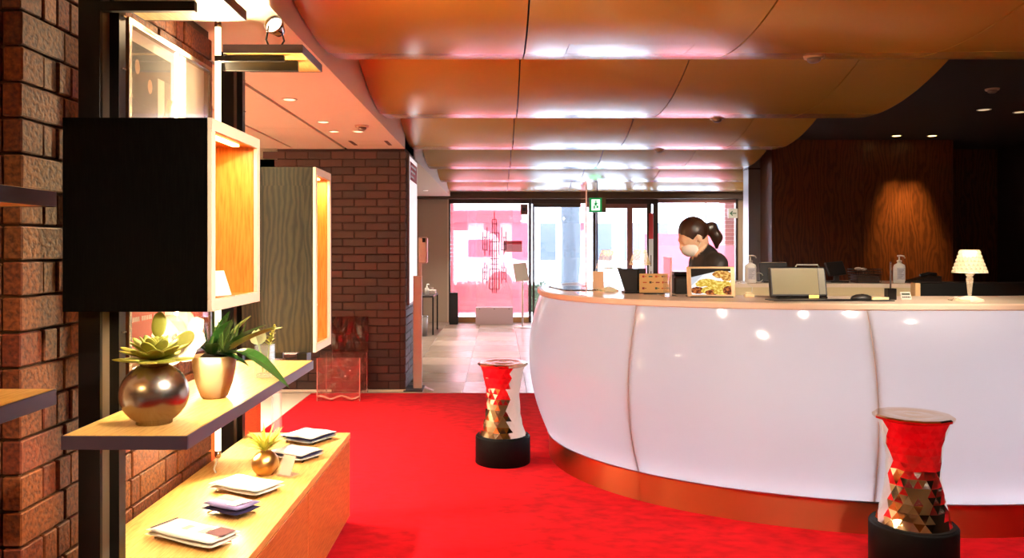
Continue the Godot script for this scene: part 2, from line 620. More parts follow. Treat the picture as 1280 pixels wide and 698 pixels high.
func arc_panel(x0: float, x1: float, dc: float, u0: float, u1: float, n: int) -> ArrayMesh:
	var st := soft()
	var th := 0.012
	for i in n:
		var a := lerpf(u0, u1, float(i) / n)
		var b := lerpf(u0, u1, float(i + 1) / n)
		st.set_smooth_group(1)
		quad(st, V(x0, arc_y(a), dc + a), V(x0, arc_y(b), dc + b), V(x1, arc_y(b), dc + b), V(x1, arc_y(a), dc + a))
		st.set_smooth_group(2)
		quad(st, V(x1, arc_y(a) + th, dc + a), V(x1, arc_y(b) + th, dc + b), V(x0, arc_y(b) + th, dc + b), V(x0, arc_y(a) + th, dc + a))
		st.set_smooth_group(-1)
		quad(st, V(x0, arc_y(a), dc + a), V(x0, arc_y(a) + th, dc + a), V(x0, arc_y(b) + th, dc + b), V(x0, arc_y(b), dc + b))
		quad(st, V(x1, arc_y(b), dc + b), V(x1, arc_y(b) + th, dc + b), V(x1, arc_y(a) + th, dc + a), V(x1, arc_y(a), dc + a))
	st.set_smooth_group(-1)
	quad(st, V(x1, arc_y(u0), dc + u0), V(x1, arc_y(u0) + th, dc + u0), V(x0, arc_y(u0) + th, dc + u0), V(x0, arc_y(u0), dc + u0))
	quad(st, V(x0, arc_y(u1), dc + u1), V(x0, arc_y(u1) + th, dc + u1), V(x1, arc_y(u1) + th, dc + u1), V(x1, arc_y(u1), dc + u1))
	return done(st)

func make_ceiling() -> void:
	var t := thing("ceiling", "wave shaped bronze panel ceiling with flat cream soffit beside it", "ceiling", Vector3.ZERO, "", "structure")
	part(t, "dark_slab", boxed(V(-4.6, 2.64, -4.1), V(6.6, 2.8, 14.75)), mat("ceiling_dark", rgb8(38, 26, 22), 0.8))
	var bronze := mat("bronze_panel", rgb8(172, 131, 58), 0.22, 0.0, {"metallic_specular": 0.55, "clearcoat_enabled": true, "clearcoat": 0.15, "clearcoat_roughness": 0.22})
	var g := 0.004
	for k in range(-3, 6):
		var dc := 3.93 + 2.0 * k
		var xr := 3.75
		if k >= 1:
			xr = 2.80
		if k == 3:
			xr = 3.05
		if k >= 4:
			xr = 4.45
		var edges := [-0.885, 0.125, 1.18, 2.24, xr]
		var u1 := 0.985
		if dc + u1 > 14.3:
			u1 = 14.3 - dc
		for i in edges.size() - 1:
			var x0: float = edges[i] + g
			var x1: float = edges[i + 1] - g
			if i == 1 and (k == 0 or k == 1):
				# a panel with an access hatch let into it
				var hx0 := 0.34 if k == 0 else 0.335
				var hx1 := 0.95 if k == 0 else 0.93
				var a := -0.02 if k == 0 else 0.05
				var b := 0.50
				part(t, "wave_panel", arc_panel(x0, hx0 - 0.003, dc, -0.985, u1, 28), bronze)
				part(t, "wave_panel", arc_panel(hx1 + 0.003, x1, dc, -0.985, u1, 28), bronze)
				part(t, "wave_panel", arc_panel(hx0 - 0.003, hx1 + 0.003, dc, -0.985, a - 0.003, 16), bronze)
				part(t, "wave_panel", arc_panel(hx0 - 0.003, hx1 + 0.003, dc, b + 0.003, u1, 8), bronze)
				part(t, "access_hatch", arc_panel(hx0, hx1, dc, a, b, 10), bronze)
			else:
				part(t, "wave_panel", arc_panel(x0, x1, dc, -0.985, u1, 28), bronze)
	# flat soffit at the shelving side, with two service slots and panel joints
	var cream := mat("soffit_cream", rgb8(244, 226, 202), 0.55)
	var y0 := 2.275
	part(t, "fascia", boxed(V(-0.905, y0, -4.1), V(-0.89, 2.64, 7.5)), cream)
	part(t, "soffit_panel", boxed(V(-1.43, y0, -4.1), V(-0.905, y0 + 0.02, 7.5)), cream)
	for j in 9:
		var a := 5.0 + (j - 7) * 1.2
		part(t, "soffit_panel", boxed(V(-1.917, y0, a + 0.003), V(-1.458, y0 + 0.02, a + 1.197)), cream)
		part(t, "soffit_panel", boxed(V(-3.2, y0, a + 0.003), V(-1.94, y0 + 0.02, a + 1.197)), cream)
	part(t, "soffit_panel", boxed(V(-4.5, y0, -4.1), V(-3.203, y0 + 0.02, 14.5)), cream)
	part(t, "soffit_panel", boxed(V(-3.2, y0, 7.41), V(-1.458, y0 + 0.02, 8.4)), cream)
	part(t, "soffit_panel", boxed(V(-1.5, y0 + 0.005, 8.385), V(-0.905, y0 + 0.025, 14.3)), mat("soffit_white", rgb8(232, 222, 210), 0.6))
	part(t, "fascia", boxed(V(-0.905, y0 + 0.005, 8.385), V(-0.89, 2.64, 14.3)), mat("soffit_white", rgb8(232, 222, 210), 0.6))
	# access hatch outline in the soffit: a raised slim frame around a flush lid
	var h := flat()
	for q in [[-1.30, -0.99, 6.93, 6.945], [-1.30, -0.99, 7.205, 7.22]]:
		bx(h, V(q[0], y0 - 0.002, q[2]), V(q[1], y0 + 0.001, q[3]))
	part(t, "hatch_frame", h, cream)
	var hs := flat()
	for q in [[-1.315, -1.285], [-1.005, -0.975]]:
		bx(hs, V(q[0], y0 - 0.003, 6.93), V(q[1], y0 + 0.001, 7.22))
	part(t, "hatch_rail", hs, mat("rail_dark", rgb8(92, 50, 38), 0.6))

func downlight(at: Vector3, r: float, label: String, group: String, e: float, c: Color, aim: Vector3, angle := 35.0, gl := 6.0) -> void:
	var t := thing("downlight", label, "downlight", at, group)
	part(t, "trim_ring", lathed([Vector2(r * 0.82, -0.004), Vector2(r, -0.005), Vector2(r * 1.06, 0.0), Vector2(r * 0.82, 0.0)], 24), mat("lamp_white", rgb8(225, 222, 215), 0.5))
	part(t, "lens", lathed([Vector2(0.0, -0.003), Vector2(r * 0.8, -0.003), Vector2(r * 0.8, -0.001), Vector2(0.0, -0.001)], 24), glow("down_lens_%.1f" % gl, c, gl))
	if e > 0:
		var l := SpotLight3D.new()
		lamp(l, t, "beam", Vector3(0, -0.012, 0), c, e, r * 0.8)
		l.spot_angle = angle
		l.spot_angle_attenuation = 0.9
		l.look_at_from_position(l.global_position, aim, Vector3.FORWARD)

func detector(at: Vector3, label: String) -> void:
	var t := thing("smoke_detector", label, "detector", at, "ceiling detectors")
	part(t, "mount", lathed([Vector2(0.0, -0.012), Vector2(0.05, -0.012), Vector2(0.055, 0.004), Vector2(0.0, 0.004)], 20), mat("detector_tan", rgb8(190, 160, 130), 0.5))
	part(t, "sensor", lathed([Vector2(0.0, -0.035), Vector2(0.022, -0.034), Vector2(0.034, -0.025), Vector2(0.036, -0.011), Vector2(0.0, -0.011)], 20), mat("detector_dark", rgb8(120, 96, 78), 0.5))

func make_downlights() -> void:
	var warm := Color(1.0, 0.87, 0.66)
	# over the timber panels; the beam washes the second panel
	for x in [4.56, 4.97]:
		downlight(V(x, 2.639, 9.2), 0.055, "bright ceiling downlight washing the timber panelled wall", "downlights before the timber wall", 5.5, Color(1.0, 0.80, 0.5), V(4.86, 1.3, 9.55), 24.0, 9.0)
	downlight(V(4.52, 2.639, 7.47), 0.06, "dim downlight in dark ceiling above the counter staff area", "dim downlights in the dark ceiling", 0.0, warm, Vector3.ZERO, 30.0, 0.8)
	downlight(V(4.94, 2.639, 7.6), 0.06, "dim downlight in dark ceiling above the counter staff area", "dim downlights in the dark ceiling", 0.0, warm, Vector3.ZERO, 30.0, 0.8)
	detector(V(4.0, 2.638, 6.5), "small detector on the dark ceiling beside the wave panels")
	# soffit
	for q in [[-1.315, 5.0], [-1.30, 5.89], [-1.32, 6.37], [-1.13, 6.37]]:
		downlight(V(q[0], 2.274, q[1]), 0.045, "small recessed downlight in the cream soffit before the brick pillar", "downlights in the cream soffit", 1.2, warm, V(q[0], 0, q[1]), 34.0, 2.0)
	# more of them over the open area behind the shelving
	for q in [[-2.2, 2.8], [-2.2, 3.6], [-2.2, 4.4], [-2.2, 5.2], [-3.4, 4.6]]:
		downlight(V(q[0], 2.274, q[1]), 0.07, "wide recessed downlight over the cream stone floor behind the shelving", "downlights over the cream stone floor", 22.0, Color(1.0, 0.94, 0.84), V(q[0], 0, q[1]), 60.0, 6.0)
	for q in [9.6, 11.2, 12.9]:
		downlight(V(-1.2, 2.279, q), 0.05, "small recessed downlight in the white soffit over the tiled corridor", "downlights in the white corridor soffit", 5.0, Color(1.0, 0.93, 0.85), V(-0.5, 0, q), 60.0, 3.0)
	downlight(V(4.05, arc_y(0.67) - 0.004, 12.6), 0.05, "small downlight behind the steel column near the entrance", "", 6.0, Color(1.0, 0.90, 0.78), V(4.2, 0.6, 14.0), 60.0, 3.0)
	detector(V(-1.05, 2.274, 6.08), "small round detector on the cream soffit")
	# detectors under the wave panels
	detector(V(1.66, arc_y(0.3), 3.93 + 0.3), "small round detector under the first large wave panel")
	detector(V(1.69, arc_y(0.3), 5.93 + 0.3), "small round detector under the second wave panel")
	detector(V(1.62, arc_y(0.2), 7.93 + 0.2), "small round detector under the third wave panel")

# ------------------------------------------------------------------ entrance
func bars(parent: Node3D, called: String, list: Array, d0: float, d1: float, m: Material) -> void:
	for q in list:
		part(parent, called, boxed(V(q[0], q[1], d0), V(q[2], q[3], d1), 0.003), m)

func make_entrance() -> void:
	var d := 14.55
	var fr := mat("frame_bronze", rgb8(70, 56, 50), 0.35, 0.6)
	var brass := mat("rail_brass", rgb8(176, 140, 92), 0.3, 1.0)
	var clear := glass_mat("pane_clear", Color(1, 1, 1), 0.05, 0.0)
	var film := mat("film_rose", Color(1.0, 0.30, 0.36, 0.52), 0.5, 0.0, {"transparency": BaseMaterial3D.TRANSPARENCY_ALPHA, "backlight_enabled": true, "backlight": Color(1.0, 0.42, 0.46)})
	var film2 := mat("film_rose_pale", Color(1.0, 0.42, 0.50, 0.42), 0.5, 0.0, {"transparency": BaseMaterial3D.TRANSPARENCY_ALPHA, "backlight_enabled": true, "backlight": Color(1.0, 0.55, 0.60)})
	var w := thing("window_1", "fixed entrance pane with rose tinted film beside the beige wall", "window", Vector3.ZERO, "", "structure")
	bars(w, "frame", [[-0.93, 0.0, -0.90, 2.235], [0.52, 0.0, 0.57, 2.235], [-0.90, 2.16, 0.52, 2.235]], d - 0.03, d + 0.03, fr)
	bars(w, "bottom_rail", [[-0.90, 0.0, 0.52, 0.10]], d - 0.03, d + 0.03, brass)
	part(w, "pane", boxed(V(-0.90, 0.10, d - 0.006), V(0.52, 2.16, d)), clear)
	part(w, "rose_film", boxed(V(-0.89, 0.11, d + 0.002), V(0.51, 2.15, d + 0.0024)), film)
	var dr := thing("door_1", "clear sliding glass entrance door with slim bronze frame", "door", Vector3.ZERO, "", "structure")
	bars(dr, "stile", [[0.59, 0.0, 0.625, 2.15], [1.68, 0.0, 1.735, 2.15]], d - 0.08, d - 0.035, fr)
	bars(dr, "rail", [[0.625, 2.09, 1.68, 2.15], [0.625, 0.0, 1.68, 0.08]], d - 0.08, d - 0.035, fr)
	part(dr, "pane", boxed(V(0.625, 0.08, d - 0.06), V(1.68, 2.09, d - 0.054)), clear)
	var dr2 := thing("door_2", "second sliding glass entrance door behind the lamps on the counter", "door", Vector3.ZERO, "", "structure")
	bars(dr2, "stile", [[1.74, 0.0, 1.77, 2.15], [2.66, 0.0, 2.74, 2.15]], d - 0.08, d - 0.035, fr)
	bars(dr2, "rail", [[1.77, 2.07, 2.66, 2.15], [1.77, 0.0, 2.66, 0.08]], d - 0.08, d - 0.035, mat("frame_rose", rgb8(150, 100, 96), 0.4, 0.3))
	bars(dr2, "mid_stile", [[2.30, 0.08, 2.40, 2.07]], d - 0.08, d - 0.035, mat("frame_rose", rgb8(150, 100, 96), 0.4, 0.3))
	part(dr2, "pane", boxed(V(1.77, 0.08, d - 0.06), V(2.30, 2.07, d - 0.054)), clear)
	part(dr2, "pane", boxed(V(2.40, 0.08, d - 0.06), V(2.66, 2.07, d - 0.054)), clear)
	var tr := thing("trim_1", "bronze door head track above the sliding entrance doors", "trim", Vector3.ZERO, "", "structure")
	part(tr, "track", boxed(V(0.57, 2.15, d - 0.1), V(2.84, 2.235, d + 0.04), 0.004), fr)
	var w2 := thing("window_2", "pale rose tinted fixed pane behind the person at the counter", "window", Vector3.ZERO, "", "structure")
	bars(w2, "frame", [[2.78, 0.0, 2.87, 2.235], [4.28, 0.0, 4.32, 2.235]], d - 0.04, d + 0.03, fr)
	bars(w2, "frame", [[2.87, 2.17, 4.28, 2.235]], d - 0.03, d + 0.03, mat("frame_rose", rgb8(150, 100, 96), 0.4, 0.3))
	bars(w2, "bottom_rail", [[2.87, 0.0, 4.28, 0.10]], d - 0.03, d + 0.03, brass)
	bars(w2, "glazing_bar", [[3.735, 0.10, 3.75, 2.17]], d - 0.02, d + 0.02, fr)
	part(w2, "pane", boxed(V(2.87, 0.10, d - 0.006), V(3.735, 2.17, d)), clear)
	part(w2, "pane", boxed(V(3.75, 0.10, d - 0.006), V(4.28, 2.17, d)), clear)
	part(w2, "rose_film", boxed(V(2.88, 0.11, d + 0.002), V(3.73, 1.40, d + 0.0024)), film2)
	part(w2, "rose_film", boxed(V(3.755, 0.11, d + 0.002), V(4.27, 1.40, d + 0.0024)), film2)
	# head beam sticker and vertical notice between the doors
	var n := thing("door_notice", "narrow vertical red and white notice strip between the entrance doors", "notice", V(2.72, 0, d - 0.086))
	part(n, "red_field", boxed(V(-0.03, 1.52, 0), V(0.05, 1.98, 0.004)), mat("notice_red", rgb8(200, 60, 66), 0.6))
	part(n, "white_field", boxed(V(-0.03, 0.75, 0), V(0.05, 1.515, 0.004)), mat("notice_white", rgb8(225, 232, 240), 0.6))
	var mk := flat()
	for q in [[1.02, 1.22], [0.86, 0.93]]:
		bx(mk, V(0.002, q[0], -0.001), V(0.018, q[1], 0.0))
	part(n, "lettering", mk, mat("print_dark", rgb8(50, 52, 60), 0.6))
	var bx_ := thing("door_sensor", "small square sensor box at the top corner of the rose pane", "sensor", V(0.44, 2.05, d - 0.05))
	part(bx_, "case", boxed(Vector3(-0.065, -0.09, -0.03), Vector3(0.065, 0.09, 0.03), 0.006), mat("sensor_taupe", rgb8(120, 96, 86), 0.6))
	part(bx_, "eye", boxed(Vector3(-0.03, -0.03, 0.03), Vector3(0.03, 0.03, 0.034), 0.004), mat("print_dark", rgb8(50, 52, 60), 0.6))

func make_outside() -> void:
	var g := thing("ground_outside", "pale pavement outside the entrance", "pavement", Vector3.ZERO, "", "structure")
	part(g, "paving", boxed(V(-20, -0.2, 14.76), V(24, -0.01, 40)), mat("paving", rgb8(214, 212, 210), 0.8))
	part(g, "kerb", boxed(V(-20, -0.01, 20.4), V(24, 0.1, 20.6), 0.02), mat("kerb", rgb8(190, 188, 186), 0.8))
	# house across the street
	var h := thing("street_building", "pale building with a red shop front across the street", "building", V(0, 0, 30))
	part(h, "facade", boxed(Vector3(-14, 0, -1), Vector3(18, 4.2, 0)), mat("facade_pale", rgb8(228, 226, 224), 0.8))
	part(h, "red_front", boxed(Vector3(-3.4, 0.0, 0), Vector3(-1.2, 2.3, 0.15), 0.02), mat("front_red", rgb8(196, 52, 60), 0.6))
	part(h, "red_front", boxed(Vector3(5.4, 0.0, 0), Vector3(8.0, 1.9, 0.15), 0.02), mat("front_red", rgb8(196, 52, 60), 0.6))
	part(h, "awning", boxed(Vector3(-3.6, 2.3, 0), Vector3(0.8, 2.75, 0.5), 0.02), mat("front_red", rgb8(196, 52, 60), 0.6))
	part(h, "sign_board", boxed(Vector3(-3.1, 1.6, 0.15), Vector3(-2.2, 2.0, 0.2), 0.01), mat("front_white", rgb8(240, 236, 236), 0.6))
	for i in 9:
		part(h, "window", boxed(Vector3(-0.6 + i * 1.05, 0.9, 0.0), Vector3(0.0 + i * 1.05, 2.3, 0.04), 0.01), mat("far_pane", rgb8(64, 74, 92), 0.2))
	for i in 4:
		part(h, "door_panel", boxed(Vector3(-2.6 + i * 0.3, 0.0, 0.15), Vector3(-2.36 + i * 0.3, 1.35, 0.19), 0.01), mat("front_white", rgb8(240, 236, 236), 0.6))
	# tree by the kerb
	var t := thing("street_tree", "thick grey barked street tree trunk outside the glass door", "tree", V(1.60, 0, 18.6))
	var st := soft()
	rng.seed = 31
	var rings := 34
	var segs := 22
	var pos := func(i: int, k: int) -> Vector3:
		var y := i * 0.11
		var a := TAU * (k % segs) / segs
		var r := 0.205 + 0.12 * exp(-y * 5.0) + 0.018 * sin(a * 5.0 + y * 1.3) + 0.012 * sin(a * 11.0 + y * 7.0 + sin(y * 9.0))
		return Vector3(cos(a) * r + 0.04 * sin(y * 1.1), y, -sin(a) * r)
	for i in rings:
		for k in segs:
			quad(st, pos.call(i, k), pos.call(i, k + 1), pos.call(i + 1, k + 1), pos.call(i + 1, k))
	var bark := noise_tex("bark", 77, 0.05, [[0.0, Color8(34, 40, 48)], [0.45, Color8(60, 68, 76)], [1.0, Color8(96, 104, 108)]], FastNoiseLite.TYPE_SIMPLEX, 5, 256)
	part(t, "trunk", st, textured("bark", bark, Vector3(3.0, 1.0, 3.0), 0.9, 1.2))
	var br := soft()
	for i in 5:
		var a := TAU * i / 5.0
		tube(br, [Vector3(0, 3.5, 0), Vector3(cos(a) * 0.5, 4.3, sin(a) * 0.5), Vector3(cos(a) * 1.3, 5.4, sin(a) * 1.3)], 0.12, 0.04, 8)
	part(t, "branch", br, textured("bark", bark, Vector3(3.0, 1.0, 3.0), 0.9, 1.2))
	var cr := flat()
	for i in 700:
		var c := Vector3(rng.randfn(0, 0.9), 5.6 + rng.randfn(0, 0.5), rng.randfn(0, 0.9))
		var dir := Vector3(rng.randfn(0, 1), rng.randfn(-0.3, 0.6), rng.randfn(0, 1))
		leaf(cr, c, dir, Vector3.UP, 0.16, 0.1, 0.2, 0.2, 2)
	part(t, "crown", cr, mat("leaf_street", rgb8(96, 140, 70), 0.6))
	# hedge before the rose pane
	for q in [[-1.6, 1.0, 17.2, 0.62, "clipped low hedge outside the rose tinted pane"], [2.9, 5.2, 17.2, 0.5, "clipped low hedge outside the pale rose pane"]]:
		var hd := thing("hedge", q[4], "hedge", V(0, 0, q[2]), "hedges outside the entrance")
		part(hd, "core", boxed(Vector3(q[0] + 0.05, 0, -0.22), Vector3(q[1] - 0.05, q[3] - 0.06, 0.22), 0.04), mat("hedge_core", rgb8(76, 92, 62), 0.9))
		var lf := flat()
		for i in 1500:
			var p := Vector3(rng.randf_range(q[0], q[1]), rng.randf_range(0.02, q[3]), 0.22 + rng.randf_range(-0.03, 0.04))
			if i % 3 == 0:
				p = Vector3(rng.randf_range(q[0], q[1]), q[3] - rng.randf_range(0.0, 0.07), rng.randf_range(-0.22, 0.24))
			leaf(lf, p, Vector3(rng.randfn(0, 1), rng.randfn(0.4, 0.6), rng.randfn(0.6, 0.6)), Vector3.UP, 0.07, 0.045, 0.2, 0.2, 2)
		var lv := part(hd, "leaves", lf, mat("hedge_leaf", rgb8(76, 92, 62), 0.7))
		lv.set_meta("kind", "stuff")
	# parked van beyond the hedge
	var v := thing("parked_van", "white delivery van parked beyond the hedge", "van", V(-1.4, 0, 23.5))
	var body := flat()
	var prof := [Vector2(-2.2, 0.35), Vector2(2.2, 0.35), Vector2(2.25, 0.9), Vector2(1.75, 1.05), Vector2(1.25, 1.75), Vector2(1.0, 1.85), Vector2(-2.1, 1.85), Vector2(-2.25, 1.6)]
	prism(body, prof, -0.85, 0.85, Transform3D(Basis(Vector3.RIGHT, Vector3.BACK, Vector3.UP), Vector3.ZERO))
	part(v, "body", body, mat("van_white", rgb8(242, 242, 242), 0.3))
	part(v, "side_window", boxed(Vector3(0.5, 1.1, 0.86), Vector3(1.2, 1.6, 0.87), 0.004), mat("far_pane", rgb8(64, 74, 92), 0.2))
	for x in [-1.4, 1.4]:
		var wh := soft()
		lathe(wh, [Vector2(0.0, -0.1), Vector2(0.32, -0.1), Vector2(0.35, -0.06), Vector2(0.35, 0.06), Vector2(0.32, 0.1), Vector2(0.0, 0.1)], 20)
		var o := part(v, "wheel", wh, mat("tyre", rgb8(40, 40, 42), 0.8), Vector3(x, 0.35, 0.8))
		o.rotation.x = PI / 2
	# brick pier seen through the pale pane, courses as real ledges
	var b := thing("brick_pier_outside", "rose lit brick pier just outside the entrance with narrow courses", "pier", V(0, 0, 15.0), "", "structure")
	var bs := flat()
	for i in 42:
		bx(bs, Vector3(4.22, i * 0.075, -0.4), Vector3(4.9, i * 0.075 + 0.066, 0.0), 0.004)
	var bo := part(b, "courses", bs, mat("pier_brick", rgb8(150, 84, 82), 0.7))
	bo.set_meta("kind", "stuff")
	part(b, "mortar", boxed(Vector3(4.225, 0, -0.39), Vector3(4.89, 3.1, -0.006)), mat("pier_joint", rgb8(190, 160, 158), 0.9))
	var b2 := thing("brick_edge_outside", "narrow rose lit brick edge outside the rose tinted pane", "pier", V(0, 0, 15.0), "", "structure")
	var bs2 := flat()
	for i in 42:
		bx(bs2, Vector3(-1.3, i * 0.075, -0.4), Vector3(-0.89, i * 0.075 + 0.066, 0.0), 0.004)
	var bo2 := part(b2, "courses", bs2, mat("pier_brick", rgb8(150, 84, 82), 0.7))
	bo2.set_meta("kind", "stuff")

# ------------------------------------------------------------------ reception counter: an oval island open in the middle
const CX := 2.2
const CD := 5.2
const TOP := 1.078

func oval(t: float, a: float, b: float, n: float, out := 0.0) -> Vector2:
	# returns (x, d); out moves the point outwards along the normal
	var c := cos(t)
	var s := sin(t)
	# the same angle keeps the same x at every n, so that joints stand upright
	var p := Vector2(CX + a * c, CD + b * signf(s) * pow(maxf(0.0, 1.0 - pow(absf(c), n)), 1.0 / n))
	if out != 0.0:
		var q := Vector2((p.x - CX) / a, (p.y - CD) / b)
		var g := Vector2(signf(q.x) * pow(absf(q.x), n - 1.0) / a, signf(q.y) * pow(absf(q.y), n - 1.0) / b).normalized()
		p += g * out
	return p

func at_level(t: float, h: float, out := 0.0) -> Vector3:
	# outline of the counter at height h: round at the foot, squarer under the top
	var v := clampf((h - 0.15) / (TOP - 0.03 - 0.15), 0.0, 1.0)
	var p := oval(t, lerpf(1.88, 1.92, v), lerpf(1.50, 1.41, v), lerpf(2.0, 2.6, v), out)
	return V(p.x, h, p.y)

func bulge(h: float) -> float:
	var v := clampf((h - 0.15) / (TOP - 0.03 - 0.15), 0.0, 1.0)
	return 0.113 * pow(sin(PI * (0.02 + 0.95 * v)), 0.85) - 0.005

func band(st: SurfaceTool, t0: float, t1: float, n: int, hs: Array, outs: Array, thick: float) -> void:
	# a curved shell with thickness, following the outline
	var m := hs.size()
	for i in n:
		var a := lerpf(t0, t1, float(i) / n)
		var b := lerpf(t0, t1, float(i + 1) / n)
		for j in m - 1:
			st.set_smooth_group(1)
			quad(st, at_level(a, hs[j], outs[j]), at_level(b, hs[j], outs[j]), at_level(b, hs[j + 1], outs[j + 1]), at_level(a, hs[j + 1], outs[j + 1]))
			if thick > 0:
				st.set_smooth_group(2)
				quad(st, at_level(a, hs[j + 1], outs[j + 1] - thick), at_level(b, hs[j + 1], outs[j + 1] - thick), at_level(b, hs[j], outs[j] - thick), at_level(a, hs[j], outs[j] - thick))
		if thick > 0:
			st.set_smooth_group(-1)
			var e := m - 1
			quad(st, at_level(a, hs[e], outs[e]), at_level(b, hs[e], outs[e]), at_level(b, hs[e], outs[e] - thick), at_level(a, hs[e], outs[e] - thick))
			quad(st, at_level(a, hs[0], outs[0] - thick), at_level(b, hs[0], outs[0] - thick), at_level(b, hs[0], outs[0]), at_level(a, hs[0], outs[0]))
	if thick > 0:
		st.set_smooth_group(-1)
		for j in m - 1:
			quad(st, at_level(t0, hs[j], outs[j] - thick), at_level(t0, hs[j], outs[j]), at_level(t0, hs[j + 1], outs[j + 1]), at_level(t0, hs[j + 1], outs[j + 1] - thick))
			quad(st, at_level(t1, hs[j], outs[j]), at_level(t1, hs[j], outs[j] - thick), at_level(t1, hs[j + 1], outs[j + 1] - thick), at_level(t1, hs[j + 1], outs[j + 1]))

func plinth_band(st: SurfaceTool, t0: float, t1: float, n: int) -> void:
	# brushed sheet; u runs round the foot so that the brushing does too
	for i in n:
		var a := lerpf(t0, t1, float(i) / n)
		var b := lerpf(t0, t1, float(i + 1) / n)
		st.set_smooth_group(1)
		var ps := [at_level(a, 0.0), at_level(b, 0.0), at_level(b, 0.15), at_level(a, 0.15)]
		var us := [Vector2(a, 1), Vector2(b, 1), Vector2(b, 0), Vector2(a, 0)]
		for k in [0, 2, 1, 0, 3, 2]:
			st.set_uv(us[k])
			st.add_vertex(ps[k])
		st.set_smooth_group(2)
		for k in [[1, 0, 3], [1, 3, 2]]:
			for q in [k[0], k[2], k[1]]:
				st.set_uv(us[q])
				var w: float = a if q == 0 or q == 3 else b
				st.add_vertex(at_level(w, ps[q].y, -0.012))

const LED_POWER := 2.15

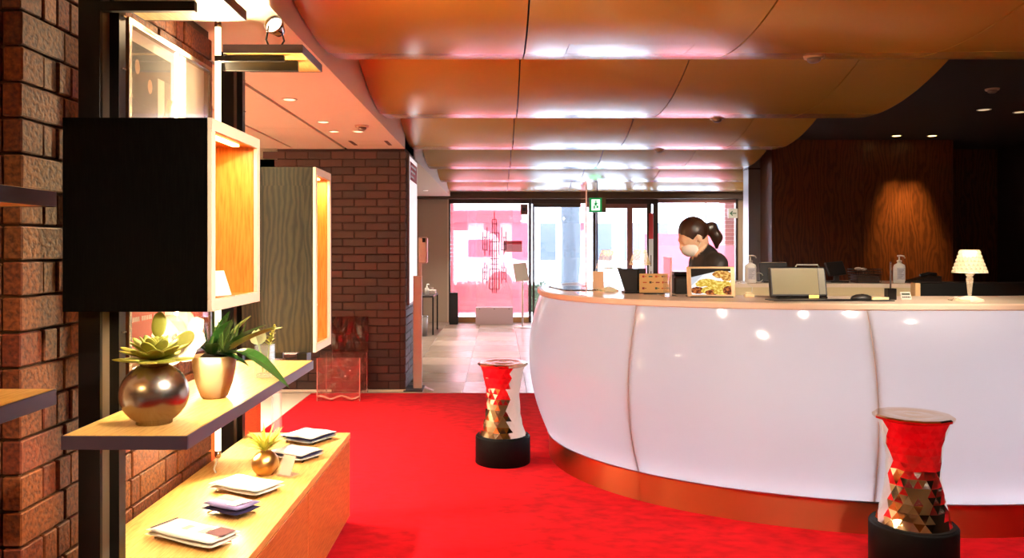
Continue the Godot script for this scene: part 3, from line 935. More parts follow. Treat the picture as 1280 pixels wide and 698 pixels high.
func make_counter() -> void:
	var t := thing("reception_counter", "oval reception counter with glowing white bulging front and copper plinth", "counter")
	# angles of the joints between the white panels: t runs with cos to +x and sin to larger depth, so the front is at -PI/2
	var seams := []
	for x in [-1.465, -0.452, 0.452, 1.465]:
		seams.append(-acos(clampf(x / 1.89, -1, 1)))
	var back := seams.duplicate()
	back.reverse()
	var all: Array = seams.duplicate()
	for s in back:
		all.append(-s)
	all.append(seams[0] + TAU)
	# all runs -PI+.., front to the right, then round the back
	var hs := []
	var outs := []
	for j in 23:
		var h := 0.152 + (TOP - 0.034 - 0.152) * j / 22.0
		hs.append(h)
		outs.append(bulge(h))
	var opal := mat("opal_acrylic", rgb8(160, 158, 166), 0.09, 0.0, {"backlight_enabled": true, "backlight": Color(1, 1, 1), "metallic_specular": 0.5})
	var tan_ := mat("joint_tan", rgb8(214, 178, 158), 0.5)
	var copper := mat("copper", rgb8(206, 130, 88), 0.36, 1.0, {"anisotropy_enabled": true, "anisotropy": -0.85})
	var rose := mat("top_edge_beige", rgb8(236, 212, 186), 0.3)
	for i in all.size() - 1:
		var a: float = all[i]
		var b: float = all[i + 1]
		var st := soft()
		band(st, a + 0.0012, b - 0.0012, 24, hs, outs, 0.006)
		part(t, "opal_panel", st, opal)
		var js := soft()
		band(js, a - 0.004, a + 0.004, 1, hs, outs.map(func(o): return o + 0.0005 - 0.006), 0.012)
		part(t, "joint_strip", js, tan_)
		var ks := soft()
		plinth_band(ks, a + 0.0008, b - 0.0008, 24)
		part(t, "copper_plinth", ks, copper)
	var lip := soft()
	band(lip, -PI, PI, 120, [0.1505, 0.157], [0.012, 0.012], 0.03)
	part(t, "steel_lip", lip, mat("steel_brushed", rgb8(178, 176, 176), 0.28, 1.0))
	# inner carcass, the light ledge between it and the opal panels, and the staff side
	var core := soft()
	band(core, -PI, PI, 120, [0.0, TOP - 0.031], [-0.20, -0.20], 0.03)
	part(t, "inner_core", core, mat("core_white", rgb8(245, 243, 246), 0.7))
	var ledge := flat()
	for i in 120:
		var a := -PI + TAU * i / 120.0
		var b := -PI + TAU * (i + 1) / 120.0
		quad(ledge, at_level(a, 0.151, -0.005), at_level(b, 0.151, -0.005), at_level(b, 0.151, -0.21), at_level(a, 0.151, -0.21))
	part(t, "light_ledge", ledge, mat("core_white", rgb8(245, 243, 246), 0.7))
	var led := flat()
	for i in 160:
		var a := -PI + TAU * i / 160.0
		var b := -PI + TAU * (i + 1) / 160.0
		quad(led, at_level(a, 0.158, -0.05), at_level(b, 0.158, -0.05), at_level(b, 0.158, -0.07), at_level(a, 0.158, -0.07))
	part(t, "led_strip", led, glow("led_counter", Color(0.96, 0.94, 1.0), 2.0))
	for i in 26:
		var a := -PI + TAU * (i + 0.5) / 26.0
		var p := at_level(a, 0.161, -0.06)
		var p0 := at_level(a - TAU / 52.0, 0.161, -0.06)
		var p1 := at_level(a + TAU / 52.0, 0.161, -0.06)
		var l := AreaLight3D.new()
		l.name = "led_light"
		t.add_child(l, true)
		var run := (p1 - p0).normalized()
		var face := Vector3(run.z, 0, -run.x)
		if face.dot(p - V(CX, p.y, CD)) < 0:
			face = -face
		var look := (Vector3.UP * 0.9 + face * 0.35).normalized()
		l.transform = Transform3D(Basis(run, -look.cross(run).normalized() * -1.0, -look).orthonormalized(), p)
		l.area_size = Vector2(p0.distance_to(p1), 0.02)
		l.area_normalize_energy = true
		l.area_range = 30.0
		l.area_attenuation = 2.0
		l.light_color = Color(0.95, 0.94, 1.0)
		l.light_energy = LED_POWER * p0.distance_to(p1)
		l.shadow_enabled = true
	# worktop: a ring with a rounded edge band
	var n := 144
	var top := soft()
	var edge := soft()
	for i in n:
		var a := -PI + TAU * i / n
		var b := -PI + TAU * (i + 1) / n
		var pt := func(ang: float, h: float, o: float) -> Vector3:
			var q := oval(ang, 1.93, 1.41, 2.6, o)
			return V(q.x, h, q.y)
		top.set_smooth_group(1)
		quad(top, pt.call(a, TOP, -0.002), pt.call(b, TOP, -0.002), pt.call(b, TOP, -0.62), pt.call(a, TOP, -0.62))
		top.set_smooth_group(2)
		quad(top, pt.call(a, TOP - 0.028, -0.62), pt.call(b, TOP - 0.028, -0.62), pt.call(b, TOP - 0.028, -0.004), pt.call(a, TOP - 0.028, -0.004))
		top.set_smooth_group(3)
		quad(top, pt.call(b, TOP - 0.028, -0.62), pt.call(a, TOP - 0.028, -0.62), pt.call(a, TOP, -0.62), pt.call(b, TOP, -0.62))
		var pr := [Vector2(-0.004, TOP - 0.032), Vector2(0.016, TOP - 0.032), Vector2(0.022, TOP - 0.026), Vector2(0.022, TOP - 0.006), Vector2(0.016, TOP), Vector2(-0.004, TOP)]
		edge.set_smooth_group(-1)
		for j in 5:
			edge.set_smooth_group(j + 1)
			quad(edge, pt.call(a, pr[j].y, pr[j].x), pt.call(b, pr[j].y, pr[j].x), pt.call(b, pr[j + 1].y, pr[j + 1].x), pt.call(a, pr[j + 1].y, pr[j + 1].x))
	part(t, "worktop", top, mat("worktop_cream", rgb8(244, 226, 204), 0.22))
	part(t, "edge_band", edge, rose)
	# staff side: cream panel under the inner rim
	var inner := soft()
	for i in n:
		var a := -PI + TAU * i / n
		var b := -PI + TAU * (i + 1) / n
		var q0 := oval(a, 1.93, 1.41, 2.6, -0.60)
		var q1 := oval(b, 1.93, 1.41, 2.6, -0.60)
		quad(inner, V(q1.x, 0, q1.y), V(q0.x, 0, q0.y), V(q0.x, TOP - 0.028, q0.y), V(q1.x, TOP - 0.028, q1.y))
	part(t, "staff_side_panel", inner, mat("staff_cream", rgb8(226, 208, 160), 0.6))

# ------------------------------------------------------------------ display shelving on the brick wall
func wood_mats() -> void:
	var t := noise_tex("ash", 61, 0.02, [[0.0, Color8(204, 150, 74)], [0.35, Color8(224, 174, 96)], [0.65, Color8(234, 188, 110)], [1.0, Color8(242, 200, 126)]], FastNoiseLite.TYPE_SIMPLEX, 5, 512)
	textured("ash_along", t, Vector3(9.0, 9.0, 0.7), 0.38)          # grain runs along z
	textured("ash_upright", t, Vector3(9.0, 0.7, 9.0), 0.42, 0.0, {"albedo_color": Color(0.96, 0.80, 0.62)})        # grain runs upwards
	var o := noise_tex("oak_red", 63, 0.02, [[0.0, Color8(168, 92, 40)], [0.4, Color8(196, 114, 52)], [1.0, Color8(216, 138, 70)]], FastNoiseLite.TYPE_SIMPLEX, 5, 512)
	textured("oak_front", o, Vector3(9.0, 9.0, 0.8), 0.42)
	var b := noise_tex("black_ash", 64, 0.02, [[0.0, Color8(4, 3, 3)], [0.6, Color8(9, 8, 7)], [1.0, Color8(18, 15, 12)]], FastNoiseLite.TYPE_SIMPLEX, 5, 512)
	textured("black_wood", b, Vector3(14.0, 0.8, 14.0), 0.5, 0.0, {"metallic_specular": 0.15})
	mat("edge_black", rgb8(26, 22, 24), 0.4)
	mat("edge_violet", rgb8(70, 56, 70), 0.35)
	mat("post_black", rgb8(14, 12, 12), 0.4, 0.3)
	mat("post_web", rgb8(116, 104, 92), 0.45, 0.3)

func shelf_board(u: Node3D, x0: float, x1: float, y: float, d0: float, d1: float, th: float) -> void:
	# ash veneer board with a black edge band all round
	var s := part(u, "shelf_board", boxed(V(x0 + 0.004, y - th + 0.001, d0 + 0.004), V(x1 - 0.004, y, d1 - 0.004), 0.0015), mats["ash_along"])
	var e := flat()
	bx(e, V(x0, y - th, d0), V(x1, y - 0.001, d0 + 0.0045), 0.001)
	bx(e, V(x1 - 0.0045, y - th, d0 + 0.0045), V(x1, y - 0.001, d1), 0.001)
	bx(e, V(x0, y - th, d0 + 0.0045), V(x0 + 0.0045, y - 0.001, d1), 0.001)
	bx(e, V(x0 + 0.0045, y - th, d1 - 0.0045), V(x1 - 0.0045, y - 0.001, d1), 0.001)
	part(s, "edge_band", e, mats["edge_violet"])

func display_box(u: Node3D, x0: float, x1: float, y0: float, y1: float, d0: float, d1: float, front: Material, xfront: float, sub := "") -> void:
	# a black outside box that is open towards +x, lined with ash, with a light strip under its top
	var th := 0.02
	var b := flat()
	bx(b, V(xfront, y0, d0), V(x1 - 0.012, y1, d0 + 0.012), 0.001)
	var fr := part(u, "display_box", b, front)
	var o := flat()
	bx(o, V(x0, y1 - 0.008, d0 + 0.0125), V(x1 - 0.012, y1, d1), 0.001)
	bx(o, V(x0, y0, d0 + 0.0125), V(x1 - 0.012, y0 + 0.008, d1), 0.001)
	bx(o, V(x0, y0 + 0.008, d1 - 0.008), V(x1 - 0.012, y1 - 0.008, d1), 0.001)
	bx(o, V(x0, y0 + 0.008, d0 + 0.0125), V(x0 + 0.008, y1 - 0.008, d1 - 0.008), 0.001)
	part(fr, "outer_shell", o, mats["black_wood"])
	var l := flat()
	var a0 := d0 + 0.013
	var a1 := d1 - 0.009
	bx(l, V(x0 + 0.009, y1 - 0.009 - th, a0), V(x1 - 0.013, y1 - 0.009, a1))
	bx(l, V(x0 + 0.009, y0 + 0.009, a0), V(x1 - 0.013, y0 + 0.009 + th, a1))
	bx(l, V(x0 + 0.009, y0 + 0.009 + th, a0), V(x1 - 0.013, y1 - 0.009 - th, a0 + th))
	bx(l, V(x0 + 0.009, y0 + 0.009 + th, a1 - th), V(x1 - 0.013, y1 - 0.009 - th, a1))
	bx(l, V(x0 + 0.009, y0 + 0.009 + th, a0 + th), V(x0 + 0.02, y1 - 0.009 - th, a1 - th))
	part(fr, "ash_lining", l, mats["ash_upright"])
	var f := flat()
	var w := 0.028
	bx(f, V(x1 - 0.012, y0, d0), V(x1, y0 + w + 0.004, d1), 0.001)
	bx(f, V(x1 - 0.012, y1 - w - 0.004, d0), V(x1, y1, d1), 0.001)
	bx(f, V(x1 - 0.012, y0 + w + 0.004, d0), V(x1, y1 - w - 0.004, d0 + w), 0.001)
	bx(f, V(x1 - 0.012, y0 + w + 0.004, d1 - w), V(x1, y1 - w - 0.004, d1), 0.001)
	part(fr, "face_frame", f, mat("ash_pale", rgb8(250, 232, 202), 0.45))
	var ly := y1 - 0.009 - th
	var dm := (d0 + d1) / 2
	var ln := (d1 - d0) * 0.55
	part(fr, "led_strip", boxed(V(x1 - 0.055, ly - 0.007, dm - ln / 2), V(x1 - 0.035, ly, dm + ln / 2)), glow("led_niche", Color(1.0, 0.80, 0.48), 9.0))
	area(fr, "led_light", V(x1 - 0.045, ly - 0.0085, dm), Vector3.DOWN, Vector2(0.018, ln), Color(1.0, 0.84, 0.56), 0.2)

func upright(u: Node3D, dz: float, dx := 0.0) -> void:
	var a := flat()
	bx(a, V(-1.16 + dx, 0.0, 2.2 + dz), V(-1.10 + dx, 2.27, 2.215 + dz), 0.001)
	bx(a, V(-1.135 + dx, 0.0, 2.26 + dz), V(-1.076 + dx, 2.27, 2.30 + dz), 0.001)
	var p := part(u, "upright_post", a, mats["post_black"])
	part(p, "web", boxed(V(-1.13 + dx, 0.0, 2.215 + dz), V(-1.103 + dx, 2.27, 2.26 + dz)), mats["post_web"])
	var h := flat()
	for i in 9:
		var y := 0.95 + i * 0.15
		if y > 1.16 and y < 1.69:
			continue
		bx(h, V(-1.076 + dx, y, 2.272 + dz), V(-1.068 + dx, y + 0.004, 2.288 + dz))
	part(p, "shelf_pin", h, mat("pin_steel", rgb8(200, 196, 190), 0.25, 1.0))

func make_shelving() -> void:
	wood_mats()
	var u := thing("display_shelving", "black post shelving with ash shelves and lit display boxes before brick wall", "shelving")
	upright(u, 0.0)
	upright(u, 1.58, -0.16)
	for h in [0.79, 1.30]:
		part(u, "back_rail", boxed(V(-1.185, h, 2.26), V(-1.16, h + 0.02, 3.78), 0.001), mats["post_black"])
	shelf_board(u, -1.068, -0.76, 0.885, 1.945, 3.26, 0.035)
	shelf_board(u, -1.068, -0.76, 2.055, 2.12, 2.40, 0.032)
	shelf_board(u, -1.068, -0.76, 2.128, 3.08, 3.42, 0.034)
	for q in [[2.07, 2.092, 3.11, -0.84], [2.052, 2.092, 3.20, -0.81], [1.995, 2.022, 2.20, -0.84], [0.83, 0.849, 2.22, -0.84], [0.83, 0.849, 3.05, -0.84]]:
		part(u, "bracket", boxed(V(-1.11, q[0], q[2]), V(q[3], q[1], q[2] + 0.02), 0.001), mats["post_black"])
	# light strip under the black box and a puck light under the long shelf
	part(u, "led_strip", boxed(V(-0.94, 1.1695, 2.20), V(-0.78, 1.1725, 2.23)), glow("led_niche", Color(1.0, 0.80, 0.48), 9.0))
	area(u, "led_light", V(-0.86, 1.168, 2.215), Vector3(0.15, -1, -0.25), Vector2(0.15, 0.028), Color(1.0, 0.88, 0.68), 0.75)
	for dd in [2.05, 2.75]:
		part(u, "puck_lamp", lathed([Vector2(0.0, -0.016), Vector2(0.034, -0.016), Vector2(0.036, -0.012), Vector2(0.036, 0.0), Vector2(0.0, 0.0)], 24), mats["post_black"], V(-0.86, 0.85, dd))
		part(u, "puck_lens", lathed([Vector2(0.0, -0.0175), Vector2(0.028, -0.0175), Vector2(0.028, -0.016), Vector2(0.0, -0.016)], 24), glow("puck_glow", Color(1.0, 0.84, 0.58), 6.0), V(-0.86, 0.85, dd))
		area(u, "puck_light", V(-0.86, 0.831, dd), Vector3(-0.15, -1, -0.25), Vector2(0.045, 0.045), Color(1.0, 0.88, 0.68), 0.6)
	display_box(u, -1.066, -0.76, 1.173, 1.686, 2.11, 2.533, mats["black_wood"], -1.154)
	var tex := grain_image("oak_grain", 256, 512, Color8(5, 4, 2), Color8(50, 44, 26), 5, 60.0, 1.25)
	var om := mat("oak_dark", Color.WHITE, 0.5, 0.0, {"albedo_texture": tex, "uv1_triplanar": true, "uv1_scale": Vector3(2.6, 1.25, 2.6), "uv1_offset": Vector3(0.1, 0.0, 0)})
	display_box(u, -1.066, -0.76, 0.911, 1.677, 3.30, 3.60, om, -1.066)
	part(u, "box_foot", boxed(V(-1.0, 0.885, 3.31), V(-0.9, 0.911, 3.33)), mats["post_black"])
	part(u, "box_foot", boxed(V(-0.83, 0.85, 3.27), V(-0.79, 0.911, 3.345)), mats["post_black"])
	# vertical light tube at the second post
	var lt := thing("light_tube", "bright vertical light tube fixed beside the brick wall end", "lamp", V(-1.128, 0, 3.2))
	part(lt, "tube_glow", lathed([Vector2(0.0, 0.53), Vector2(0.012, 0.532), Vector2(0.012, 2.225), Vector2(0.0, 2.227)], 14), glow("tube_warm", Color(1.0, 0.90, 0.70), 3.2))
	part(lt, "end_cap", lathed([Vector2(0.0, 0.50), Vector2(0.008, 0.502), Vector2(0.013, 0.51), Vector2(0.013, 0.531), Vector2(0.0, 0.531)], 14), mat("pin_steel", rgb8(200, 196, 190), 0.25, 1.0))
	part(lt, "end_cap", lathed([Vector2(0.0, 2.226), Vector2(0.013, 2.226), Vector2(0.013, 2.275), Vector2(0.0, 2.275)], 14), mat("pin_steel", rgb8(200, 196, 190), 0.25, 1.0))
	var cord := soft()
	tube(cord, [Vector3(0, 0.51, 0), Vector3(-0.012, 0.46, 0.01), Vector3(-0.004, 0.445, 0.012)], 0.004, 0.004, 8)
	part(lt, "cord", cord, mat("cord_white", rgb8(225, 220, 205), 0.5))
	for q in [[1.55, 2.2], [0.55, 1.5]]:
		area(lt, "tube_light", Vector3(0.014, (q[0] + q[1]) / 2, 0.014), Vector3(0.7, 0, 0.7), Vector2(0.018, q[1] - q[0]), Color(1.0, 0.87, 0.66), TUBE)
	area(lt, "tube_light", Vector3(-0.012, 1.4, 0.014), Vector3(-0.6, 0, 0.8), Vector2(0.018, 1.6), Color(1.0, 0.87, 0.66), TUBE * 0.04)
	# second tube hidden behind the large black box and the near post lights the wall and the shelf
	# framed poster on the bricks
	make_poster()
	# near shelves at the frame edge, on their own post
	for q in [[1.04, "ash shelf board end with black edge before the brick wall corner"], [1.463, "upper ash shelf board with black edge before brick wall corner"]]:
		var ns := thing("wall_shelf", q[1], "shelf")
		shelf_board(ns, -1.6, -0.95, q[0], 0.7, 1.715, 0.034)
	var np := thing("shelf_post", "black steel post carrying the shelf boards before the brick corner", "post")
	part(np, "upright", boxed(V(-1.66, 0.0, 1.2), V(-1.60, 2.27, 1.26), 0.002), mats["post_black"])
	part(np, "foot_plate", boxed(V(-1.70, 0.0, 1.16), V(-1.60, 0.01, 1.30), 0.002), mats["post_black"])
	var sl := thing("shelf_light", "slim warm light strip under the upper shelf board", "lamp", V(-1.2, 1.428, 1.3))
	part(sl, "strip_glow", boxed(Vector3(-0.1, -0.01, -0.02), Vector3(0.1, -0.004, 0.02)), glow("led_niche", Color(1.0, 0.80, 0.48), 9.0))
	part(sl, "strip_channel", boxed(Vector3(-0.11, -0.004, -0.025), Vector3(0.11, 0.0, 0.025)), mats["post_black"])
	area(sl, "strip_light", Vector3(0, -0.012, 0), Vector3.DOWN, Vector2(0.2, 0.04), Color(1.0, 0.84, 0.56), 0.3)

const TUBE := 3.0

func poster_image() -> ImageTexture:
	var w := 360
	var h := 560
	var im := Image.create(w, h, false, Image.FORMAT_RGB8)
	im.fill(Color8(248, 240, 226))
	# dark photograph with two standing figures in plain clothes, cream ledge below
	for y in range(20, 200):
		for x in range(0, 190):
			var c := Color8(34, 28, 24)
			if y > 165:
				c = Color8(206, 190, 160)
			if x > 130 and y > 60 and y < 150:
				c = Color8(196, 182, 156) if x < 160 else Color8(70, 60, 50)
			im.set_pixel(x, y, c)
	for f in [[48, 58], [98, 82]]:
		for y in range(f[1] - 14, 190):
			for x in range(f[0] - 30, f[0] + 30):
				var dx: float = x - f[0]
				var dy: float = y - f[1]
				if dx * dx / 90.0 + dy * dy / 160.0 < 1.0:
					im.set_pixel(x, y, Color8(206, 158, 118))
				elif dy > 12 and absf(dx) < minf(28, 8 + dy * 0.6) and y < 185:
					im.set_pixel(x, y, Color8(22, 18, 20))
	# two slanting orange bands that meet in a V
	for y in range(90, 300):
		var xc := 186.0 - (y - 90) * 0.62
		for x in range(0, w):
			if absf(x - xc) < 11:
				im.set_pixel(x, y, Color8(226, 92, 44))
			var xd := -20.0 + (y - 190) * 0.62
			if y > 180 and absf(x - xd) < 11 and x >= 0:
				im.set_pixel(x, y, Color8(226, 84, 44))
	# red field with small white print below
	for y in range(300, 530):
		for x in w:
			im.set_pixel(x, y, Color8(226, 74, 48))
	for r in 6:
		for k in 40:
			var x0 := 30 + k * 7
			if (k * 5 + r * 3) % 7 == 0:
				continue
			im.fill_rect(Rect2i(x0, 330 + r * 30, 5, 8), Color8(250, 236, 228))
	for y in range(530, h):
		for x in w:
			im.set_pixel(x, y, Color8(244, 226, 196) if (y / 18) % 2 == 0 else Color8(226, 150, 90))
	return ImageTexture.create_from_image(im)

func make_poster() -> void:
	var p := thing("framed_poster", "glazed framed poster hanging on the brick wall behind black display box", "poster", V(-1.225, 0, 0))
	var d0 := 2.58
	var d1 := 3.32
	var y0 := 0.93
	var y1 := 2.09
	var f := flat()
	for q in [[d0, d0 + 0.02, y0, y1], [d1 - 0.02, d1, y0, y1], [d0 + 0.02, d1 - 0.02, y0, y0 + 0.02], [d0 + 0.02, d1 - 0.02, y1 - 0.02, y1]]:
		bx(f, V(-0.006, q[2], q[0]), V(0.03, q[3], q[1]), 0.002)
	part(p, "frame", f, mat("frame_brushed", rgb8(150, 138, 120), 0.25, 1.0))
	var st := flat()
	uvquad(st, V(0.004, y0 + 0.02, d0 + 0.02), V(0.004, y0 + 0.02, d1 - 0.02), V(0.004, y1 - 0.02, d1 - 0.02), V(0.004, y1 - 0.02, d0 + 0.02))
	part(p, "print", st, mat("poster_print", Color.WHITE, 0.7, 0.0, {"albedo_texture": poster_image()}))
	part(p, "backing", boxed(V(-0.006, y0 + 0.02, d0 + 0.02), V(0.002, y1 - 0.02, d1 - 0.02)), mat("edge_black", rgb8(26, 22, 24), 0.4))
	part(p, "glazing", boxed(V(0.022, y0 + 0.02, d0 + 0.02), V(0.025, y1 - 0.02, d1 - 0.02)), glass_mat("pane_clear", Color(1, 1, 1), 0.05, 0.0))

func make_cabinet() -> void:
	var c := thing("low_cabinet", "long low ash topped cabinet with reddish oak doors by the brick wall", "cabinet")
	var xf := -0.733
	var xb := -1.225
	part(c, "body", boxed(V(xb, 0.03, 2.345), V(xf - 0.022, 0.408, 3.905)), mats["edge_black"])
	part(c, "plinth", boxed(V(xb + 0.02, 0.0, 2.36), V(xf - 0.06, 0.03, 3.86)), mats["edge_black"])
	part(c, "top", boxed(V(xb, 0.41, 2.33), V(xf, 0.438, 3.92), 0.0015), mats["ash_along"])
	var ds := [2.345, 3.06, 3.915]
	for i in 2:
		part(c, "door", boxed(V(xf - 0.02, 0.034, ds[i] + 0.003), V(xf - 0.001, 0.404, ds[i + 1] - 0.003), 0.001), mats["oak_front"])
	part(c, "end_panel", boxed(V(xb, 0.0, 3.905), V(xf - 0.021, 0.409, 3.92), 0.001), mats["oak_front"])
	# a second wooden cabinet further on, past the shelving
	var e := thing("side_cabinet", "brown wooden cabinet with rounded corner beyond the low ash cabinet", "cabinet", V(0, 0, 0))
	var st := flat()
	var poly := []
	var x0 := -2.1
	var x1 := -1.72
	var dd0 := 4.85
	var dd1 := 5.75
	for k in 7:
		var a := PI / 2 * k / 6.0
		poly.append(Vector2(x1 - 0.08 + 0.08 * cos(a), -(dd0 + 0.08 - 0.08 * sin(a))))
	poly.append(Vector2(x0, -dd0))
	poly.append(Vector2(x0, -dd1))
	poly.append(Vector2(x1, -dd1))
	prism(st, poly, 0.0, 0.36)
	part(e, "body", st, mats["oak_front"])
	var sp := flat()
	prism(sp, poly, 0.36, 0.385)
	part(e, "top", sp, mats["ash_along"])
	var sw := flat()
	prism(sw, poly.map(func(p): return p + Vector2(0.004, 0.004)), 0.352, 0.36)
	part(e, "white_edge", sw, mat("front_white", rgb8(240, 236, 236), 0.6))
	# clear acrylic leg stand
	var ac := glass_mat("acrylic_clear", Color(1.0, 0.96, 0.94), 0.16, 0.03)
	var s := thing("acrylic_stand", "clear acrylic pedestal stand beside the carpet edge", "stand", V(-1.55, 0, 5.55))
	part(s, "column", boxed(Vector3(-0.03, 0.006, -0.03), Vector3(0.03, 0.62, 0.03), 0.004), ac)
	part(s, "foot", boxed(Vector3(-0.1, 0.0, -0.1), Vector3(0.1, 0.006, 0.1), 0.002), ac)
	part(s, "plate", boxed(Vector3(-0.16, 0.62, -0.12), Vector3(0.16, 0.63, 0.12), 0.002), ac)

# ------------------------------------------------------------------ plants and small things on the shelf and the cabinet
func make_plants() -> void:
	var silver := mat("silver_satin", rgb8(206, 198, 186), 0.26, 1.0)
	var gold := mat("gold_satin", rgb8(214, 176, 112), 0.28, 1.0)
	var succ := mat("succulent_green", rgb8(190, 192, 78), 0.5, 0.0, {"backlight_enabled": true, "backlight": Color(0.25, 0.28, 0.08)})
	# silver sphere with a succulent: sphere about 80 px wide at depth 2.3
	var y := 0.885
	var d := 2.09
	var a := thing("succulent_vase", "brushed silver sphere vase holding a pale green succulent", "plant", V((193 - VX) * d / F, y, d))
	var prof := [Vector2(0.0, 0.0), Vector2(0.045, 0.0)]
	var r := 0.086
	var cy := 0.077
	for i in 19:
		var t := -1.03 + (1.25 + 1.03) * i / 18.0
		prof.append(Vector2(r * cos(t), cy + r * 0.94 * sin(t) + 0.0))
	prof.append(Vector2(r * cos(1.25) - 0.004, cy + r * 0.94 * sin(1.25) - 0.006))
	prof.append(Vector2(0.0, cy + r * 0.94 * sin(1.25) - 0.03))
	part(a, "vase", lathed(prof, 40), silver)
	var top := cy + r * 0.94 * sin(1.25)
	rng.seed = 12
	# plump spoon shaped leaves in five whorls, the outer ones lying flatter
	for ring in 5:
		var n: int = [4, 6, 8, 9, 9][ring]
		for k in n:
			var st := soft()
			var an := TAU * (k + 0.5 * (ring % 2)) / n + rng.randf_range(-0.1, 0.1)
			var tilt: float = [1.25, 0.95, 0.68, 0.40, 0.10][ring] + rng.randf_range(-0.08, 0.08)
			var dir := Vector3(cos(an) * cos(tilt), sin(tilt), sin(an) * cos(tilt))
			var ln: float = [0.045, 0.060, 0.074, 0.088, 0.096][ring]
			var side := dir.cross(Vector3.UP).normalized()
			var nrm := side.cross(dir).normalized()
			var from := Vector3(0, top + 0.006 + 0.005 * (4 - ring), 0)
			ball(st, from + dir * ln * 0.56, Vector3(ln * 0.26, 0.0045, ln * 0.5), 8, 12, Basis(side, nrm, dir))
			part(a, "leaf", st, succ)
	for q in [[Vector3(-0.03, 1, -0.25), 0.125], [Vector3(0.55, 0.55, -0.4), 0.11]]:
		var stl := soft()
		var dr: Vector3 = q[0].normalized()
		tube(stl, [Vector3(0, top, -0.01), Vector3(0, top, -0.01) + dr * q[1] * 0.8], 0.004, 0.003, 6)
		var sd := dr.cross(Vector3.BACK).normalized()
		ball(stl, Vector3(0, top, -0.01) + dr * q[1] * 0.82, Vector3(0.020, q[1] * 0.28, 0.006), 8, 12, Basis(sd, dr, sd.cross(dr)))
		part(a, "leaf", stl, succ)
	part(a, "moss_collar", lathed([Vector2(0.0, top - 0.012), Vector2(0.034, top - 0.008), Vector2(0.036, top + 0.004), Vector2(0.0, top + 0.014)], 12, false), mat("moss_brown", rgb8(150, 118, 50), 0.9))
	# cream pot with white bloom and glossy leaves
	d = 2.446
	var b := thing("flower_pot", "satin cream gold pot with a white bloom and dark glossy leaves", "plant", V((268 - VX) * d / F, y, d))
	part(b, "pot", lathed([Vector2(0.0, 0.0), Vector2(0.034, 0.0), Vector2(0.04, 0.006), Vector2(0.054, 0.045), Vector2(0.063, 0.09), Vector2(0.066, 0.128), Vector2(0.062, 0.13), Vector2(0.058, 0.118), Vector2(0.0, 0.112)], 36), mat("pot_champagne", rgb8(234, 206, 158), 0.38, 0.25))
	var dk := mat("leaf_dark", rgb8(40, 84, 34), 0.35, 0.0, {"backlight_enabled": true, "backlight": Color(0.06, 0.14, 0.04)})
	var lg := mat("leaf_pale", rgb8(150, 168, 84), 0.45, 0.0, {"backlight_enabled": true, "backlight": Color(0.2, 0.24, 0.08)})
	var petal := mat("petal_white", rgb8(250, 246, 232), 0.5, 0.0, {"backlight_enabled": true, "backlight": Color(0.5, 0.48, 0.42)})
	part(b, "soil", lathed([Vector2(0.0, 0.113), Vector2(0.057, 0.114), Vector2(0.03, 0.135), Vector2(0.0, 0.14)], 16, false), mat("soil_dark", rgb8(40, 30, 18), 0.95))
	# drooping big leaf, upright leaves, grassy tuft
	var L := [
		[Vector3(0.05, 0.13, 0.02), Vector3(0.35, 0.30, 0.25), 0.19, 0.062, 1.15, dk],
		[Vector3(0.03, 0.13, 0.0), Vector3(0.9, 0.75, -0.2), 0.185, 0.05, 0.25, lg],
		[Vector3(0.02, 0.13, 0.0), Vector3(0.8, 0.5, 0.2), 0.21, 0.055, 0.10, lg],
		[Vector3(0.01, 0.13, -0.02), Vector3(0.45, 0.95, -0.2), 0.145, 0.05, 0.2, lg],
		[Vector3(0.03, 0.13, 0.02), Vector3(0.65, 0.8, 0.1), 0.165, 0.045, 0.3, dk],
		[Vector3(0.0, 0.13, 0.0), Vector3(0.15, 1.0, -0.2), 0.14, 0.05, 0.15, dk],
		[Vector3(-0.01, 0.13, 0.0), Vector3(0.4, 0.9, 0.3), 0.15, 0.045, 0.25, dk],
		[Vector3(0.0, 0.13, 0.02), Vector3(0.75, 0.25, 0.4), 0.14, 0.03, 0.45, dk],
		[Vector3(0.0, 0.13, 0.02), Vector3(0.2, 0.7, 0.6), 0.12, 0.04, 0.5, dk]]
	for q in L:
		var st := flat()
		leaf(st, q[0], q[1], Vector3.UP, q[2], q[3], q[4], 0.3, 9, 0.85)
		part(b, "leaf", st, q[5])
	var tuft := flat()
	for i in 46:
		var an := rng.randf() * TAU
		var base := Vector3(rng.randf_range(-0.03, 0.05), 0.13, rng.randf_range(-0.03, 0.03))
		leaf(tuft, base, Vector3(cos(an) * 0.5 + 0.2, 1.0, sin(an) * 0.5), Vector3(cos(an), 0.3, sin(an)), rng.randf_range(0.08, 0.14), 0.006, 0.1, 0.2, 3)
	var tf := part(b, "grassy_tuft", tuft, mat("tuft_green", rgb8(70, 96, 40), 0.6))
	tf.set_meta("kind", "stuff")
	var bl := Node3D.new()
	bl.name = "bloom"
	b.add_child(bl)
	bl.position = Vector3(-0.075, 0.172, 0.03)
	for ring in 3:
		var n: int = [5, 7, 8][ring]
		for k in n:
			var st := flat()
			var an := TAU * (k + 0.4 * ring) / n
			var tilt: float = [1.2, 0.75, 0.2][ring]
			var axis := Vector3(-0.15, 0.4, 0.9).normalized()
			var s1 := axis.cross(Vector3.RIGHT).normalized()
			var s2 := axis.cross(s1)
			var dir := (s1 * cos(an) + s2 * sin(an)) * cos(tilt) + axis * sin(tilt)
			leaf(st, dir * 0.004, dir, axis + dir * 0.02, [0.055, 0.080, 0.092][ring], [0.044, 0.058, 0.064][ring], -0.28, 0.45, 8, 1.3, 0.001, 0.5)
			part(bl, "petal", st, petal)
	var stem := soft()
